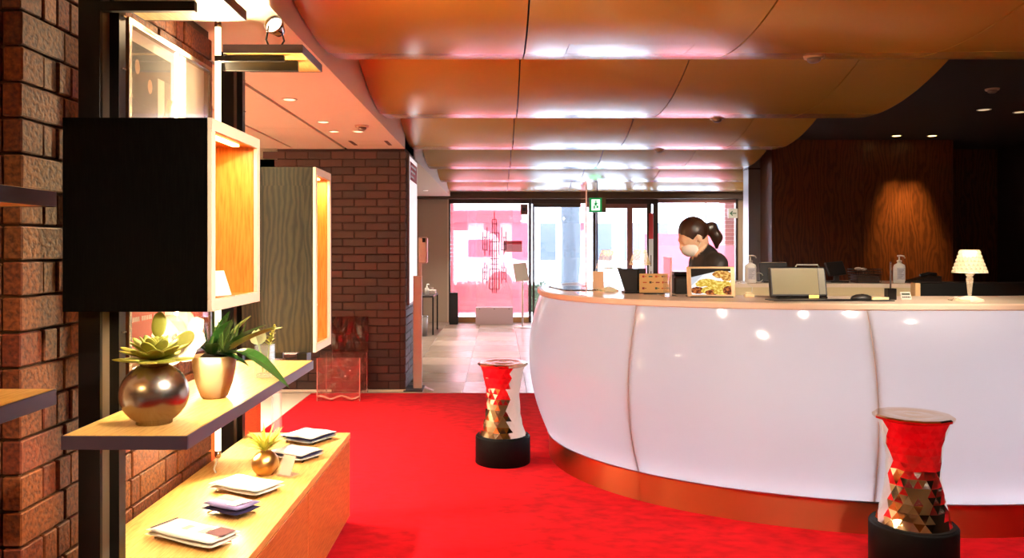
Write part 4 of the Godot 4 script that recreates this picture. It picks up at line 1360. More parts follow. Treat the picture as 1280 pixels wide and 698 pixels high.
	tube(stem, [Vector3(0.0, 0.12, 0.0), Vector3(-0.04, 0.16, 0.01), Vector3(-0.075, 0.168, 0.026)], 0.004, 0.004, 8)
	part(b, "stem", stem, dk)
	# glass vase with a white calla and a seed spike
	d = 2.84
	var g := thing("glass_vase", "small square glass vase with pale calla and yellow sprig", "plant", V((331 - VX) * d / F, y, d))
	var gl := glass_mat("vase_glass", Color(0.95, 1.0, 0.97), 0.12, 0.02)
	var gv := flat()
	for q in [[-0.028, -0.024, -0.028, 0.028], [0.024, 0.028, -0.028, 0.028]]:
		bx(gv, Vector3(q[0], 0.0, q[2]), Vector3(q[1], 0.115, q[3]))
		bx(gv, Vector3(-0.024, 0.0, q[0]), Vector3(0.024, 0.115, q[1]))
	bx(gv, Vector3(-0.024, 0.0, -0.024), Vector3(0.024, 0.012, 0.024))
	part(g, "vase", gv, gl)
	var gs := soft()
	tube(gs, [Vector3(-0.005, 0.015, 0), Vector3(-0.012, 0.08, 0.004), Vector3(-0.02, 0.12, 0.01)], 0.003, 0.003, 6)
	tube(gs, [Vector3(0.005, 0.015, 0), Vector3(0.012, 0.08, 0.0), Vector3(0.022, 0.15, 0.0)], 0.0025, 0.002, 6)
	part(g, "stem", gs, lg)
	for k in 3:
		var st := flat()
		leaf(st, Vector3(-0.02, 0.115, 0.01), Vector3(-0.2 + 0.25 * k, 1.0, 0.35 - 0.2 * k), Vector3(0.2, 0.2, 1), 0.055, 0.042, 0.15, 0.5, 6, 1.0)
		part(g, "petal", st, mat("petal_green", rgb8(214, 226, 176), 0.5, 0.0, {"backlight_enabled": true, "backlight": Color(0.4, 0.45, 0.25)}))
	var sg := flat()
	for i in 26:
		var s := i / 26.0
		var an := i * 2.4
		leaf(sg, Vector3(0.016 + 0.02 * s, 0.11 + 0.075 * s, 0), Vector3(cos(an), 0.9, sin(an)), Vector3.UP, 0.022 * (1.2 - s), 0.009, 0.1, 0.3, 3)
	var sp := part(g, "sprig", sg, mat("sprig_yellow", rgb8(176, 180, 70), 0.6))
	sp.set_meta("kind", "stuff")
	# small gold sphere with an air plant on the low cabinet
	y = 0.438
	d = 3.19
	var e := thing("air_plant_vase", "small gold sphere vase with a spiky yellow green air plant", "plant", V((331.5 - VX) * d / F, y, d))
	var pr := [Vector2(0.0, 0.0), Vector2(0.026, 0.0)]
	for i in 15:
		var t := -1.0 + 2.25 * i / 14.0
		pr.append(Vector2(0.053 * cos(t), 0.047 + 0.053 * sin(t) * 0.98))
	pr.append(Vector2(0.0, 0.085))
	part(e, "vase", lathed(pr, 32), gold)
	var ap := mat("air_plant", rgb8(206, 208, 80), 0.55, 0.0, {"backlight_enabled": true, "backlight": Color(0.3, 0.32, 0.08)})
	for i in 42:
		var st := flat()
		var an := TAU * i / 42.0 * 5.0 + rng.randf_range(-0.2, 0.2)
		var tilt := rng.randf_range(0.35, 1.4)
		var dir := Vector3(cos(an) * cos(tilt), sin(tilt), sin(an) * cos(tilt))
		leaf(st, Vector3(0, 0.094, 0), dir, Vector3.UP + dir * 0.1, rng.randf_range(0.07, 0.12), 0.009, rng.randf_range(-0.1, 0.35), 0.3, 5, 0.6)
		part(e, "leaf", st, ap)

func folded(at: Vector3, turn: float, sx: float, sz: float, layers: int, th: float, label: String, tops: Array, acc: Material) -> Node3D:
	# a folded cloth or pouch: soft cushioned sheets on top of each other, propped on a small wire easel
	var t := thing("folded_cloth", label, "cloth", at, "folded cloths on the low cabinet")
	t.rotation.y = turn
	for i in layers:
		var st := soft()
		var nx := 10
		var nz := 8
		var k0 := 1.0 - 0.02 * i
		var y0 := 0.012 + th * i
		var hgt := func(u: float, v: float, up: bool) -> Vector3:
			var ex := pow(maxf(0.0, 1.0 - pow(absf(u), 6.0)), 0.5)
			var ez := pow(maxf(0.0, 1.0 - pow(absf(v), 6.0)), 0.5)
			var b := 0.5 * th * 0.92 * ex * ez
			var wv := 0.0016 * sin(u * 4.0 + i * 1.7) * cos(v * 3.0)
			return Vector3(u * sx / 2 * k0, y0 + th / 2 + (b if up else -b) + wv + 0.018 * (0.5 - 0.5 * v) * 0.0, v * sz / 2 * k0)
		for a in nx:
			for b in nz:
				var u0 := -1.0 + 2.0 * a / nx
				var u1 := -1.0 + 2.0 * (a + 1) / nx
				var v0 := -1.0 + 2.0 * b / nz
				var v1 := -1.0 + 2.0 * (b + 1) / nz
				quad(st, hgt.call(u0, v1, true), hgt.call(u1, v1, true), hgt.call(u1, v0, true), hgt.call(u0, v0, true))
				quad(st, hgt.call(u0, v0, false), hgt.call(u1, v0, false), hgt.call(u1, v1, false), hgt.call(u0, v1, false))
		part(t, "fold", st, tops[i % tops.size()])
	var s := soft()
	tube(s, [Vector3(-sx * 0.42, 0.003, sz * 0.35), Vector3(-sx * 0.3, 0.010, 0.0), Vector3(-sx * 0.42, 0.003, -sz * 0.35)], 0.0025, 0.0025, 6)
	tube(s, [Vector3(sx * 0.42, 0.003, sz * 0.35), Vector3(sx * 0.3, 0.010, 0.0), Vector3(sx * 0.42, 0.003, -sz * 0.35)], 0.0025, 0.0025, 6)
	tube(s, [Vector3(-sx * 0.3, 0.010, 0.0), Vector3(sx * 0.3, 0.010, 0.0)], 0.0025, 0.0025, 6)
	part(t, "wire_easel", s, acc)
	return t

func make_cabinet_things() -> void:
	var y := 0.438
	var white := mat("cloth_white", rgb8(244, 240, 232), 0.85)
	var pale := mat("cloth_pale", rgb8(214, 222, 218), 0.85)
	var navy := mat("cloth_navy", rgb8(44, 40, 84), 0.8)
	var lilac := mat("cloth_lilac", rgb8(128, 118, 176), 0.8)
	var brass := mat("wire_brass", rgb8(196, 150, 76), 0.3, 1.0)
	var blk := mat("wire_black", rgb8(30, 26, 24), 0.4, 0.5)
	var pos := func(px: float, py: float) -> Vector3:
		var d := (EYE - y) * F / (py - VY)
		return V((px - VX) * d / F, y, d)
	folded(pos.call(386, 551), -0.47, 0.19, 0.19, 3, 0.009, "white folded cloth at the far end of the low cabinet", [pale, navy, white], blk)
	folded(pos.call(370, 573), -0.47, 0.19, 0.15, 3, 0.009, "white folded cloth with dark piping next to the acrylic card", [white, navy, white], blk)
	folded(pos.call(308, 614), -0.47, 0.24, 0.15, 2, 0.012, "plain white folded pouch beside the navy patterned pouch", [white, white], brass)
	var pt := folded(pos.call(289, 642), -0.50, 0.17, 0.11, 2, 0.016, "navy and lilac patterned folded pouch", [navy, lilac], brass)
	var patch := flat()
	bx(patch, Vector3(0.02, 0.0445, -0.035), Vector3(0.062, 0.0455, 0.04), 0.0005)
	part(pt, "dotted_patch", patch, mat("patch_white", rgb8(232, 228, 222), 0.85), Vector3.ZERO, "white patch with dark dots")
	var dots := flat()
	for i in 4:
		for k in 6:
			bx(dots, Vector3(0.025 + i * 0.0095 + 0.004 * (k % 2), 0.0455, -0.03 + k * 0.0115), Vector3(0.029 + i * 0.0095 + 0.004 * (k % 2), 0.0459, -0.026 + k * 0.0115))
	part(pt, "dots", dots, navy)
	part(pt, "rose_patch", boxed(Vector3(-0.066, 0.0445, -0.04), Vector3(0.01, 0.0453, 0.005), 0.0005), mat("patch_rose", rgb8(196, 140, 138), 0.85))
	var wp := folded(pos.call(241, 676), -0.47, 0.28, 0.125, 2, 0.012, "long white folded pouch with dark red and grey print", [white, white], brass)
	part(wp, "printed_block", boxed(Vector3(0.065, 0.0362, -0.052), Vector3(0.130, 0.0370, 0.012), 0.0005), mat("print_maroon", rgb8(120, 72, 84), 0.85))
	part(wp, "printed_block", boxed(Vector3(0.035, 0.0362, -0.036), Vector3(0.060, 0.0370, 0.014), 0.0005), mat("print_grey", rgb8(188, 188, 186), 0.85))
	part(wp, "printed_block", boxed(Vector3(-0.035, 0.0362, -0.02), Vector3(-0.01, 0.0370, 0.015), 0.0005), mat("print_sand", rgb8(236, 208, 160), 0.85))
	part(wp, "dark_band", boxed(Vector3(-0.128, 0.0355, -0.052), Vector3(-0.120, 0.0368, 0.052), 0.0005), navy)
	# acrylic card holder
	var c := thing("card_holder", "clear acrylic card holder leaning before the gold sphere vase", "card holder", pos.call(360, 594))
	c.rotation.y = -0.5
	var ac := glass_mat("acrylic_clear", Color(1.0, 0.96, 0.94), 0.16, 0.03)
	var st := flat()
	uvquad(st, Vector3(-0.03, 0.004, 0.02), Vector3(0.03, 0.004, 0.02), Vector3(0.03, 0.075, -0.012), Vector3(-0.03, 0.075, -0.012))
	part(c, "card", st, mat("card_cream", rgb8(246, 226, 200), 0.7))
	var ap := flat()
	prism(ap, [Vector2(-0.034, -0.03), Vector2(0.034, -0.03), Vector2(0.034, 0.03), Vector2(-0.034, 0.03)], 0.0, 0.003)
	part(c, "foot", ap, ac)
	var pl := part(c, "sheet", boxed(Vector3(-0.034, 0.0, -0.0015), Vector3(0.034, 0.085, 0.0015)), ac, Vector3(0, 0.004, 0.023))
	pl.rotation.x = -0.42
	# card stand in the first lit box, small item in the second
	var cs := thing("price_card", "white card on a clear stand inside the first lit display box", "card", V(-0.80, 1.2025, 2.27))
	cs.rotation.y = 1.15
	var cst := part(cs, "card", boxed(Vector3(-0.032, 0.0, -0.001), Vector3(0.032, 0.075, 0.001)), mat("card_white", rgb8(248, 246, 240), 0.6), Vector3(0, 0.005, 0.02))
	cst.rotation.x = -0.4
	part(cs, "foot", boxed(Vector3(-0.034, 0.0, -0.03), Vector3(0.034, 0.005, 0.03)), ac)
	var it := thing("paper_crane", "small folded white ornament inside the tall oak display box", "ornament", V(-0.80, 0.9405, 3.42))
	part(it, "stand", lathed([Vector2(0.0, 0.0), Vector2(0.02, 0.0), Vector2(0.02, 0.004), Vector2(0.006, 0.01), Vector2(0.006, 0.15), Vector2(0.0, 0.15)], 12), mats["post_black"])
	var or_ := flat()
	tri(or_, Vector3(0, 0.15, -0.06), Vector3(0.03, 0.16, 0.04), Vector3(0, 0.24, 0.0))
	tri(or_, Vector3(0, 0.15, -0.06), Vector3(0, 0.24, 0.0), Vector3(-0.03, 0.16, 0.04))
	tri(or_, Vector3(0.03, 0.16, 0.04), Vector3(-0.03, 0.16, 0.04), Vector3(0, 0.24, 0.0))
	tri(or_, Vector3(0.03, 0.16, 0.04), Vector3(0, 0.15, -0.06), Vector3(-0.03, 0.16, 0.04))
	part(it, "folded_paper", or_, white)
	# spot lamp standing on the highest shelf
	var l := thing("shelf_spot_lamp", "black and chrome spot lamp standing on the highest shelf", "lamp", V(-0.885, 2.128, 3.14))
	part(l, "foot", lathed([Vector2(0.0, 0.0), Vector2(0.03, 0.0), Vector2(0.03, 0.006), Vector2(0.0, 0.008)], 20), mats["post_black"])
	var yk := soft()
	tube(yk, [Vector3(-0.02, 0.006, 0.01), Vector3(-0.03, 0.03, 0.01), Vector3(-0.02, 0.085, 0.01)], 0.004, 0.004, 6)
	tube(yk, [Vector3(0.02, 0.006, -0.01), Vector3(0.035, 0.03, -0.01), Vector3(0.02, 0.085, -0.01)], 0.004, 0.004, 6)
	part(l, "yoke", yk, mats["post_black"])
	var hd := part(l, "lamp_head", lathed([Vector2(0.0, -0.05), Vector2(0.022, -0.045), Vector2(0.03, -0.02), Vector2(0.038, 0.0), Vector2(0.041, 0.012), Vector2(0.036, 0.012), Vector2(0.033, 0.0), Vector2(0.0, 0.0)], 24), mat("lamp_chrome", rgb8(200, 200, 200), 0.15, 1.0), Vector3(0.0, 0.088, 0.0))
	hd.rotation = Vector3(PI / 2 - 0.35, -0.25, 0)
	var ln := part(hd, "lamp_lens", lathed([Vector2(0.0, 0.001), Vector2(0.032, 0.001), Vector2(0.032, 0.004), Vector2(0.0, 0.004)], 24), glow("lens_hot", Color(1.0, 0.95, 0.88), 5.0))
	var sp := SpotLight3D.new()
	lamp(sp, hd, "lamp_beam", Vector3(0, 0.016, 0), Color(1.0, 0.86, 0.66), 0.8, 0.03)
	sp.rotation.x = PI / 2
	sp.spot_angle = 50.0

# ------------------------------------------------------------------ faceted stools on black drums
func make_stools() -> void:
	var gold := mat("mirror_gold", rgb8(246, 234, 208), 0.045, 1.0)
	var rimm := mat("rim_gold", rgb8(214, 180, 140), 0.12, 1.0)
	var list := [[V(0.018, 0, 5.03), 0.175, "faceted mirror gold stool on a black drum beside the counter's curved end"], [V(1.735, 0, 3.36), 0.195, "faceted mirror gold stool on a black drum before the counter front"]]
	var seg := 20
	var rows := 13
	for s in list:
		var p := thing("drum_plinth", "black round drum plinth under the stool " + ("beside the counter's curved end" if s[1] < 0.18 else "before the counter front"), "plinth", s[0], "black drum plinths")
		var r := 0.172
		part(p, "drum", lathed([Vector2(0.0, 0.0), Vector2(r - 0.003, 0.0), Vector2(r, 0.003), Vector2(r, s[1] - 0.012), Vector2(r - 0.004, s[1] - 0.006), Vector2(r - 0.006, s[1] - 0.006)], 56, true), mat("drum_black", rgb8(8, 7, 8), 0.6, 0.0, {"metallic_specular": 0.25}))
		part(p, "top_disc", lathed([Vector2(r - 0.006, s[1] - 0.006), Vector2(r - 0.010, s[1]), Vector2(0.0, s[1])], 56, false), mat("drum_black", rgb8(8, 7, 8), 0.6, 0.0, {"metallic_specular": 0.25}))
		var t := thing("faceted_stool", s[2], "stool", s[0] + Vector3(0, s[1], 0), "faceted stools on drums")
		rng.seed = 8
		var ring := []
		for i in rows + 1:
			var v := float(i) / rows
			var rad := 0.104 + 0.044 * pow(absf(v - 0.56) / 0.56, 1.8) if v < 0.56 else 0.104 + 0.037 * pow((v - 0.56) / 0.44, 1.7)
			var pts := []
			for k in seg:
				var a := TAU * (k + 0.5 * (i % 2)) / seg
				var rr := rad + (rng.randf_range(-0.0022, 0.0022) if i > 0 and i < rows else 0.0)
				pts.append(Vector3(cos(a) * rr, v * 0.43 + (rng.randf_range(-0.003, 0.003) if i > 0 and i < rows else 0.0), -sin(a) * rr))
			ring.append(pts)
		var st := flat()
		# each triangle is a shallow three-sided gem facet
		var gem := func(a: Vector3, b: Vector3, c: Vector3) -> void:
			tri(st, a, b, c)
		for i in rows:
			for k in seg:
				var k1 := (k + 1) % seg
				if i % 2 == 0:
					gem.call(ring[i][k], ring[i][k1], ring[i + 1][k])
					gem.call(ring[i][k1], ring[i + 1][k1], ring[i + 1][k])
				else:
					gem.call(ring[i][k], ring[i + 1][k1], ring[i + 1][k])
					gem.call(ring[i][k], ring[i][k1], ring[i + 1][k1])
		for k in range(1, seg - 1):
			tri(st, ring[0][0], ring[0][k + 1], ring[0][k])
			tri(st, ring[rows][0], ring[rows][k], ring[rows][k + 1])
		part(t, "faceted_body", st, gold)
		var sd := flat()
		lathe(sd, [Vector2(0.0, 0.43), Vector2(0.13, 0.43), Vector2(0.156, 0.434), Vector2(0.158, 0.444), Vector2(0.15, 0.45), Vector2(0.118, 0.4515), Vector2(0.08, 0.4485), Vector2(0.04, 0.4515), Vector2(0.0, 0.449)], 14)
		part(t, "seat_disc", sd, rimm)

# ------------------------------------------------------------------ crystal table lamps
func crystal_lamp(at: Vector3, scale_: float, label: String, power: float) -> void:
	var t := thing("crystal_lamp", label, "table lamp", at, "crystal table lamps")
	var k := scale_
	var acr := glass_mat("lamp_acrylic", Color(1.0, 0.95, 0.86), 0.28, 0.03)
	# low pyramid foot with clipped corners
	var f := flat()
	lathe(f, [Vector2(0.0, 0.0), Vector2(0.062 * k, 0.0), Vector2(0.062 * k, 0.009 * k), Vector2(0.02 * k, 0.026 * k), Vector2(0.0, 0.026 * k)], 4)
	var fo := part(t, "foot", f, mat("lamp_foot", rgb8(252, 238, 214), 0.25, 0.0, {"subsurf_scatter_enabled": true, "subsurf_scatter_strength": 0.3}))
	fo.rotation.y = PI / 4 + 0.3
	part(t, "stem", lathed([Vector2(0.008 * k, 0.025 * k), Vector2(0.009 * k, 0.04 * k), Vector2(0.017 * k, 0.115 * k), Vector2(0.010 * k, 0.121 * k), Vector2(0.020 * k, 0.130 * k), Vector2(0.020 * k, 0.138 * k), Vector2(0.011 * k, 0.146 * k), Vector2(0.0, 0.147 * k)], 8, false), acr)
	# shade: crisp vertical prisms between two rims
	var st := flat()
	var n := 22
	var zones := [[0.144, 0.0785, 0.0], [0.160, 0.0735, 0.5], [0.178, 0.0672, 0.0], [0.197, 0.0608, 0.5], [0.216, 0.0545, 0.0], [0.235, 0.0485, 0.5], [0.256, 0.042, 0.0]]
	for i in zones.size() - 1:
		for j in n:
			var pt := func(z: Array, q: float, o: float) -> Vector3:
				var a: float = TAU * (q + z[2]) / n
				var r: float = z[1] * k + o
				return Vector3(cos(a) * r, z[0] * k, -sin(a) * r)
			var z0: Array = zones[i]
			var z1: Array = zones[i + 1]
			var sh := 0.0 if z0[2] == 0.0 else 1.0
			var a: Vector3 = pt.call(z0, j, 0.0)
			var b: Vector3 = pt.call(z0, j + 1, 0.0)
			var c: Vector3 = pt.call(z1, j + sh, 0.0)
			var d: Vector3 = pt.call(z1, j + 1 + sh, 0.0)
			var m1 := (a + b + c) / 3.0
			m1 += Vector3(m1.x, 0, m1.z).normalized() * 0.004 * k
			for q in [[a, b], [b, c], [c, a]]:
				tri(st, q[0], q[1], m1)
			tri(st, b, d, c)
	part(t, "shade", st, mat("lamp_shade_crystal", Color(1.0, 0.93, 0.80, 0.4), 0.12, 0.0, {"transparency": BaseMaterial3D.TRANSPARENCY_ALPHA, "emission_enabled": true, "emission": Color(1.0, 0.86, 0.62), "emission_energy_multiplier": 0.10}))
	part(t, "shade_rim", lathed([Vector2(0.078 * k, 0.141 * k), Vector2(0.080 * k, 0.141 * k), Vector2(0.080 * k, 0.145 * k), Vector2(0.078 * k, 0.145 * k)], 22), mat("lamp_foot", rgb8(252, 238, 214), 0.25))
	part(t, "lamp_bulb", lathed([Vector2(0.0, 0.222 * k), Vector2(0.030 * k, 0.224 * k), Vector2(0.034 * k, 0.248 * k), Vector2(0.0, 0.25 * k)], 16), glow("bulb_warm", Color(1.0, 0.88, 0.66), 2.2))
	var l := OmniLight3D.new()
	lamp(l, t, "lamp_light", Vector3(0, 0.236 * k, 0), Color(1.0, 0.82, 0.55), power, 0.02)
	var co := soft()
	tube(co, [Vector3(-0.045 * k, 0.008, 0.0), Vector3(-0.07 * k, 0.022 * k, 0.0), Vector3(-0.078 * k, 0.012 * k, -0.01), Vector3(-0.07 * k, 0.003, -0.03), Vector3(-0.05 * k, 0.003, -0.1)], 0.0025, 0.0025, 6)
	part(t, "cord", co, mat("cord_white", rgb8(225, 220, 205), 0.5))

# ------------------------------------------------------------------ things on the counter
func tablet_image() -> ImageTexture:
	# plate of golden baked food on a white cloth, dark corners
	var w := 256
	var h := 180
	var im := Image.create(w, h, false, Image.FORMAT_RGB8)
	var n := FastNoiseLite.new()
	n.seed = 4
	n.frequency = 0.03
	for y in h:
		for x in w:
			var c := Color8(246, 244, 242)
			if y < 60 - x * 0.25 or (x > 160 and y < 18):
				c = Color8(34, 26, 22)
			elif x + y < 120:
				c = Color8(206, 208, 216)
			im.set_pixel(x, y, c)
	var blobs := [[100, 96, 62, 26, 0], [60, 108, 34, 18, 0], [190, 40, 52, 26, 1], [228, 52, 40, 34, 1], [160, 112, 60, 30, 0], [215, 118, 56, 32, 0], [40, 150, 46, 24, 2], [120, 150, 60, 26, 0], [128, 165, 40, 20, 2], [200, 158, 60, 26, 0], [240, 150, 40, 30, 2]]
	for b in blobs:
		for y in h:
			for x in w:
				var dx: float = (x - b[0]) / float(b[2])
				var dy: float = (y - b[1]) / float(b[3])
				if dx * dx + dy * dy < 1.0 + 0.25 * n.get_noise_2d(x * 2.0, y * 2.0):
					var k := 0.45 + 1.7 * n.get_noise_2d(x * 1.3 + b[0], y * 1.6)
					var base: Color = [Color8(206, 160, 50), Color8(176, 104, 34), Color8(92, 40, 24)][b[4]]
					var hi: Color = [Color8(246, 222, 120), Color8(246, 200, 110), Color8(196, 110, 50)][b[4]]
					im.set_pixel(x, y, base.lerp(hi, clampf(k, 0, 1)))
	return ImageTexture.create_from_image(im)

func top_at(px: float, py: float) -> Vector3:
	var d := (EYE - TOP) * F / (py - VY)
	return V((px - VX) * d / F, TOP, d)

func on_top(px: float, d: float) -> Vector3:
	return V((px - VX) * d / F, TOP, d)

func sanitizer(at: Vector3, label: String) -> void:
	var t := thing("pump_bottle", label, "bottle", at, "hand gel pump bottles")
	var plastic := mat("bottle_white", rgb8(236, 232, 224), 0.35, 0.0, {"subsurf_scatter_enabled": true, "subsurf_scatter_strength": 0.2})
	var st := soft()
	var pr := [Vector2(0.0, 0.0), Vector2(0.040, 0.0), Vector2(0.045, 0.006), Vector2(0.045, 0.12), Vector2(0.040, 0.137), Vector2(0.022, 0.147), Vector2(0.016, 0.150), Vector2(0.016, 0.160), Vector2(0.0, 0.160)]
	lathe(st, pr, 24)
	var b := part(t, "bottle", st, plastic)
	b.scale = Vector3(1.0, 1.0, 0.62)
	part(t, "pump_collar", lathed([Vector2(0.0, 0.160), Vector2(0.018, 0.160), Vector2(0.018, 0.172), Vector2(0.006, 0.176), Vector2(0.005, 0.20), Vector2(0.0, 0.20)], 16), plastic)
	var sp := soft()
	tube(sp, [Vector3(-0.014, 0.205, 0), Vector3(0.014, 0.208, 0), Vector3(0.036, 0.204, 0), Vector3(0.044, 0.188, 0)], 0.007, 0.004, 8)
	part(t, "spout", sp, plastic)
	part(t, "label_panel", boxed(Vector3(-0.030, 0.025, 0.0275), Vector3(0.030, 0.115, 0.029), 0.0003), mat("label_grey", rgb8(196, 194, 200), 0.6))
	var ln := flat()
	for i in 6:
		bx(ln, Vector3(-0.022, 0.035 + i * 0.012, 0.029), Vector3(0.004 + 0.018 * ((i * 7) % 3) / 2.0, 0.039 + i * 0.012, 0.0293))
	part(t, "label_lettering", ln, mat("label_print", rgb8(110, 108, 130), 0.6))

func make_counter_things() -> void:
	var black := mat("plastic_black", rgb8(22, 19, 18), 0.45)
	var blackg := mat("plastic_gloss", rgb8(14, 12, 12), 0.2)
	var ac := glass_mat("acrylic_clear", Color(1.0, 0.96, 0.94), 0.16, 0.03)
	crystal_lamp(on_top(1212, 3.98), 1.0, "lit crystal table lamp on the counter before the dark wall", 0.035)
	crystal_lamp(on_top(761, 4.90), 1.0, "lit crystal table lamp on the counter by the clear glass door", 0.03)
	crystal_lamp(on_top(800, 5.95), 1.0, "crystal table lamp standing behind the small brown notice board", 0.03)
	# black mats at the rounded end
	var m := thing("counter_mat", "thin black glossy mats on the rounded end of the counter", "mat", V(0.47, TOP, 5.22))
	var mo := part(m, "mat_sheet", boxed(Vector3(-0.10, 0.0, -0.26), Vector3(0.11, 0.006, 0.24), 0.001), blackg)
	mo.rotation.y = 0.15
	# acrylic shields
	for q in [[733, 4.50, 0.64, 0.30, "tall clear acrylic shield standing on the counter by the glass door"], [839, 4.36, 0.21, 0.2, "low clear acrylic shield standing beside the brown notice board"]]:
		var s := thing("acrylic_shield", q[4], "shield", on_top(q[0], q[1]), "acrylic shields on the counter")
		part(s, "sheet", boxed(Vector3(-0.0025, 0.004, -q[3]), Vector3(0.0025, q[2], 0.0), 0.0008), ac)
		var e := flat()
		bx(e, Vector3(-0.004, 0.004, -0.006), Vector3(0.004, q[2] + 0.003, 0.001))
		bx(e, Vector3(-0.004, q[2], -q[3]), Vector3(0.004, q[2] + 0.004, -0.006))
		part(s, "polished_edge", e, mat("acrylic_edge", Color(1.0, 0.90, 0.86, 0.7), 0.2, 0.0, {"transparency": BaseMaterial3D.TRANSPARENCY_ALPHA}))
		part(s, "foot", boxed(Vector3(-0.04, 0.0, -q[3]), Vector3(0.04, 0.004, 0.0), 0.001), ac)
	# beige card by the lamp
	var bc := thing("beige_card", "plain beige card standing by the crystal lamp near the shield", "card", on_top(748, 5.05))
	var bo := part(bc, "card", boxed(Vector3(-0.035, 0.0, -0.002), Vector3(0.035, 0.12, 0.002), 0.0005), mat("card_beige", rgb8(236, 200, 170), 0.7))
	bo.rotation.x = -0.15
	part(bc, "easel", boxed(Vector3(-0.02, 0.0, -0.05), Vector3(0.02, 0.004, 0.0), 0.0005), mat("card_beige", rgb8(236, 200, 170), 0.7))
	# black payment screen seen from behind
	var pz := thing("payment_screen", "black tilted payment screen seen from behind beside the brown notice board", "screen", on_top(790, 4.70))
	var ps := flat()
	prism(ps, [Vector2(-0.085, 0.145), Vector2(-0.04, 0.008), Vector2(0.075, 0.008), Vector2(0.08, 0.145)], -0.012, 0.012, Transform3D(Basis(Vector3.RIGHT, Vector3.BACK, Vector3.UP), Vector3(0, 0, 0)))
	part(pz, "screen_back", ps, black)
	part(pz, "base", boxed(Vector3(-0.05, 0.0, -0.09), Vector3(0.10, 0.012, 0.05), 0.003), black)
	part(pz, "rib", boxed(Vector3(0.03, 0.02, 0.012), Vector3(0.036, 0.14, 0.016), 0.001), blackg)
	# small brown notice board with coloured marks
	var nb := thing("notice_board", "small tan notice board with rows of coloured payment marks", "notice", on_top(817, 4.60))
	part(nb, "panel", boxed(Vector3(-0.082, 0.008, -0.003), Vector3(0.082, 0.118, 0.003), 0.001), mat("notice_tan", rgb8(222, 178, 112), 0.6))
	part(nb, "foot", boxed(Vector3(-0.06, 0.0, -0.03), Vector3(0.06, 0.008, 0.03), 0.001), black)
	var cols := [Color8(190, 60, 40), Color8(60, 90, 70), Color8(200, 90, 40), Color8(70, 60, 50), Color8(150, 40, 40)]
	for i in 3:
		for k in 4:
			if i == 2 and k == 1:
				continue
			var c: Color = cols[(i * 2 + k) % 5]
			var mk := flat()
			var x := -0.066 + k * 0.037 + (0.004 if i == 1 else 0.0)
			var y := 0.096 - i * 0.034
			if (i + k) % 2 == 0:
				bx(mk, Vector3(x, y, 0.003), Vector3(x + 0.013, y + 0.012, 0.0036))
				bx(mk, Vector3(x + 0.015, y + 0.004, 0.003), Vector3(x + 0.024, y + 0.008, 0.0036))
			else:
				bx(mk, Vector3(x, y + 0.002, 0.003), Vector3(x + 0.022, y + 0.009, 0.0036))
			part(nb, "printed_mark", mk, mat("mark_%d" % ((i * 2 + k) % 5), c, 0.6))
	# black letter box
	var lb := thing("receipt_printer", "black receipt printer standing beside the gold framed tablet", "printer", on_top(853, 4.66))
	part(lb, "case", boxed(Vector3(-0.06, 0.0, -0.10), Vector3(0.055, 0.10, 0.06), 0.01), black)
	part(lb, "hood", boxed(Vector3(-0.056, 0.10, -0.09), Vector3(0.05, 0.128, 0.04), 0.01), blackg)
	# tablet
	var tb := thing("tablet", "gold framed tablet showing a food photograph on the counter", "tablet", on_top(889, 4.30))
	var tn := Node3D.new()
	tn.name = "tilted_display"
	tb.add_child(tn)
	tn.position = Vector3(0, 0.004, 0.01)
	tn.rotation.x = -0.16
	part(tn, "bezel", boxed(Vector3(-0.129, 0.0, -0.009), Vector3(0.129, 0.163, 0.0), 0.003), mat("bezel_gold", rgb8(232, 194, 150), 0.35, 0.4))
	var sc := flat()
	uvquad(sc, Vector3(-0.107, 0.011, 0.0006), Vector3(0.107, 0.011, 0.0006), Vector3(0.107, 0.152, 0.0006), Vector3(-0.107, 0.152, 0.0006))
	part(tn, "screen", sc, mat("tablet_screen", Color8(20, 20, 20), 0.2, 0.0, {"emission_enabled": true, "emission": Color.WHITE, "emission_operator": BaseMaterial3D.EMISSION_OP_MULTIPLY, "emission_texture": tablet_image(), "emission_energy_multiplier": 1.15}))
	part(tb, "stand", boxed(Vector3(-0.115, 0.0, -0.10), Vector3(0.115, 0.006, 0.02), 0.002), black)
	part(tb, "prop", boxed(Vector3(-0.03, 0.006, -0.08), Vector3(0.03, 0.10, -0.07), 0.002), black)
	# small cream stand with cable
	var cd := thing("cable_dock", "small cream dock with a looping cable beside the tablet", "dock", on_top(936, 4.32))
	part(cd, "dock", boxed(Vector3(-0.026, 0.0, -0.02), Vector3(0.026, 0.016, 0.02), 0.004), mat("dock_cream", rgb8(232, 208, 160), 0.5))
	part(cd, "slot", boxed(Vector3(-0.018, 0.016, -0.004), Vector3(0.018, 0.026, 0.004), 0.001), mat("dock_cream", rgb8(232, 208, 160), 0.5))
	var cb := soft()
	tube(cb, [Vector3(0.02, 0.012, -0.02), Vector3(0.035, 0.05, -0.05), Vector3(-0.01, 0.085, -0.07), Vector3(-0.07, 0.06, -0.09), Vector3(-0.09, 0.003, -0.1)], 0.002, 0.002, 6)
	part(cd, "cable", cb, mat("cord_white", rgb8(225, 220, 205), 0.5))
	# touch screen till
	var ts := thing("till_screen", "grey touch screen till on a black base on the counter", "screen", on_top(999.5, 4.17))
	var tl := Node3D.new()
	tl.name = "tilted_display"
	ts.add_child(tl)
	tl.position = Vector3(0, 0.012, 0)
	tl.rotation.x = -0.22
	part(tl, "case", boxed(Vector3(-0.148, 0.0, -0.03), Vector3(0.148, 0.158, 0.0), 0.006), black)
	part(tl, "screen", boxed(Vector3(-0.138, 0.012, 0.0), Vector3(0.104, 0.150, 0.001)), mat("till_glass", rgb8(126, 118, 92), 0.16))
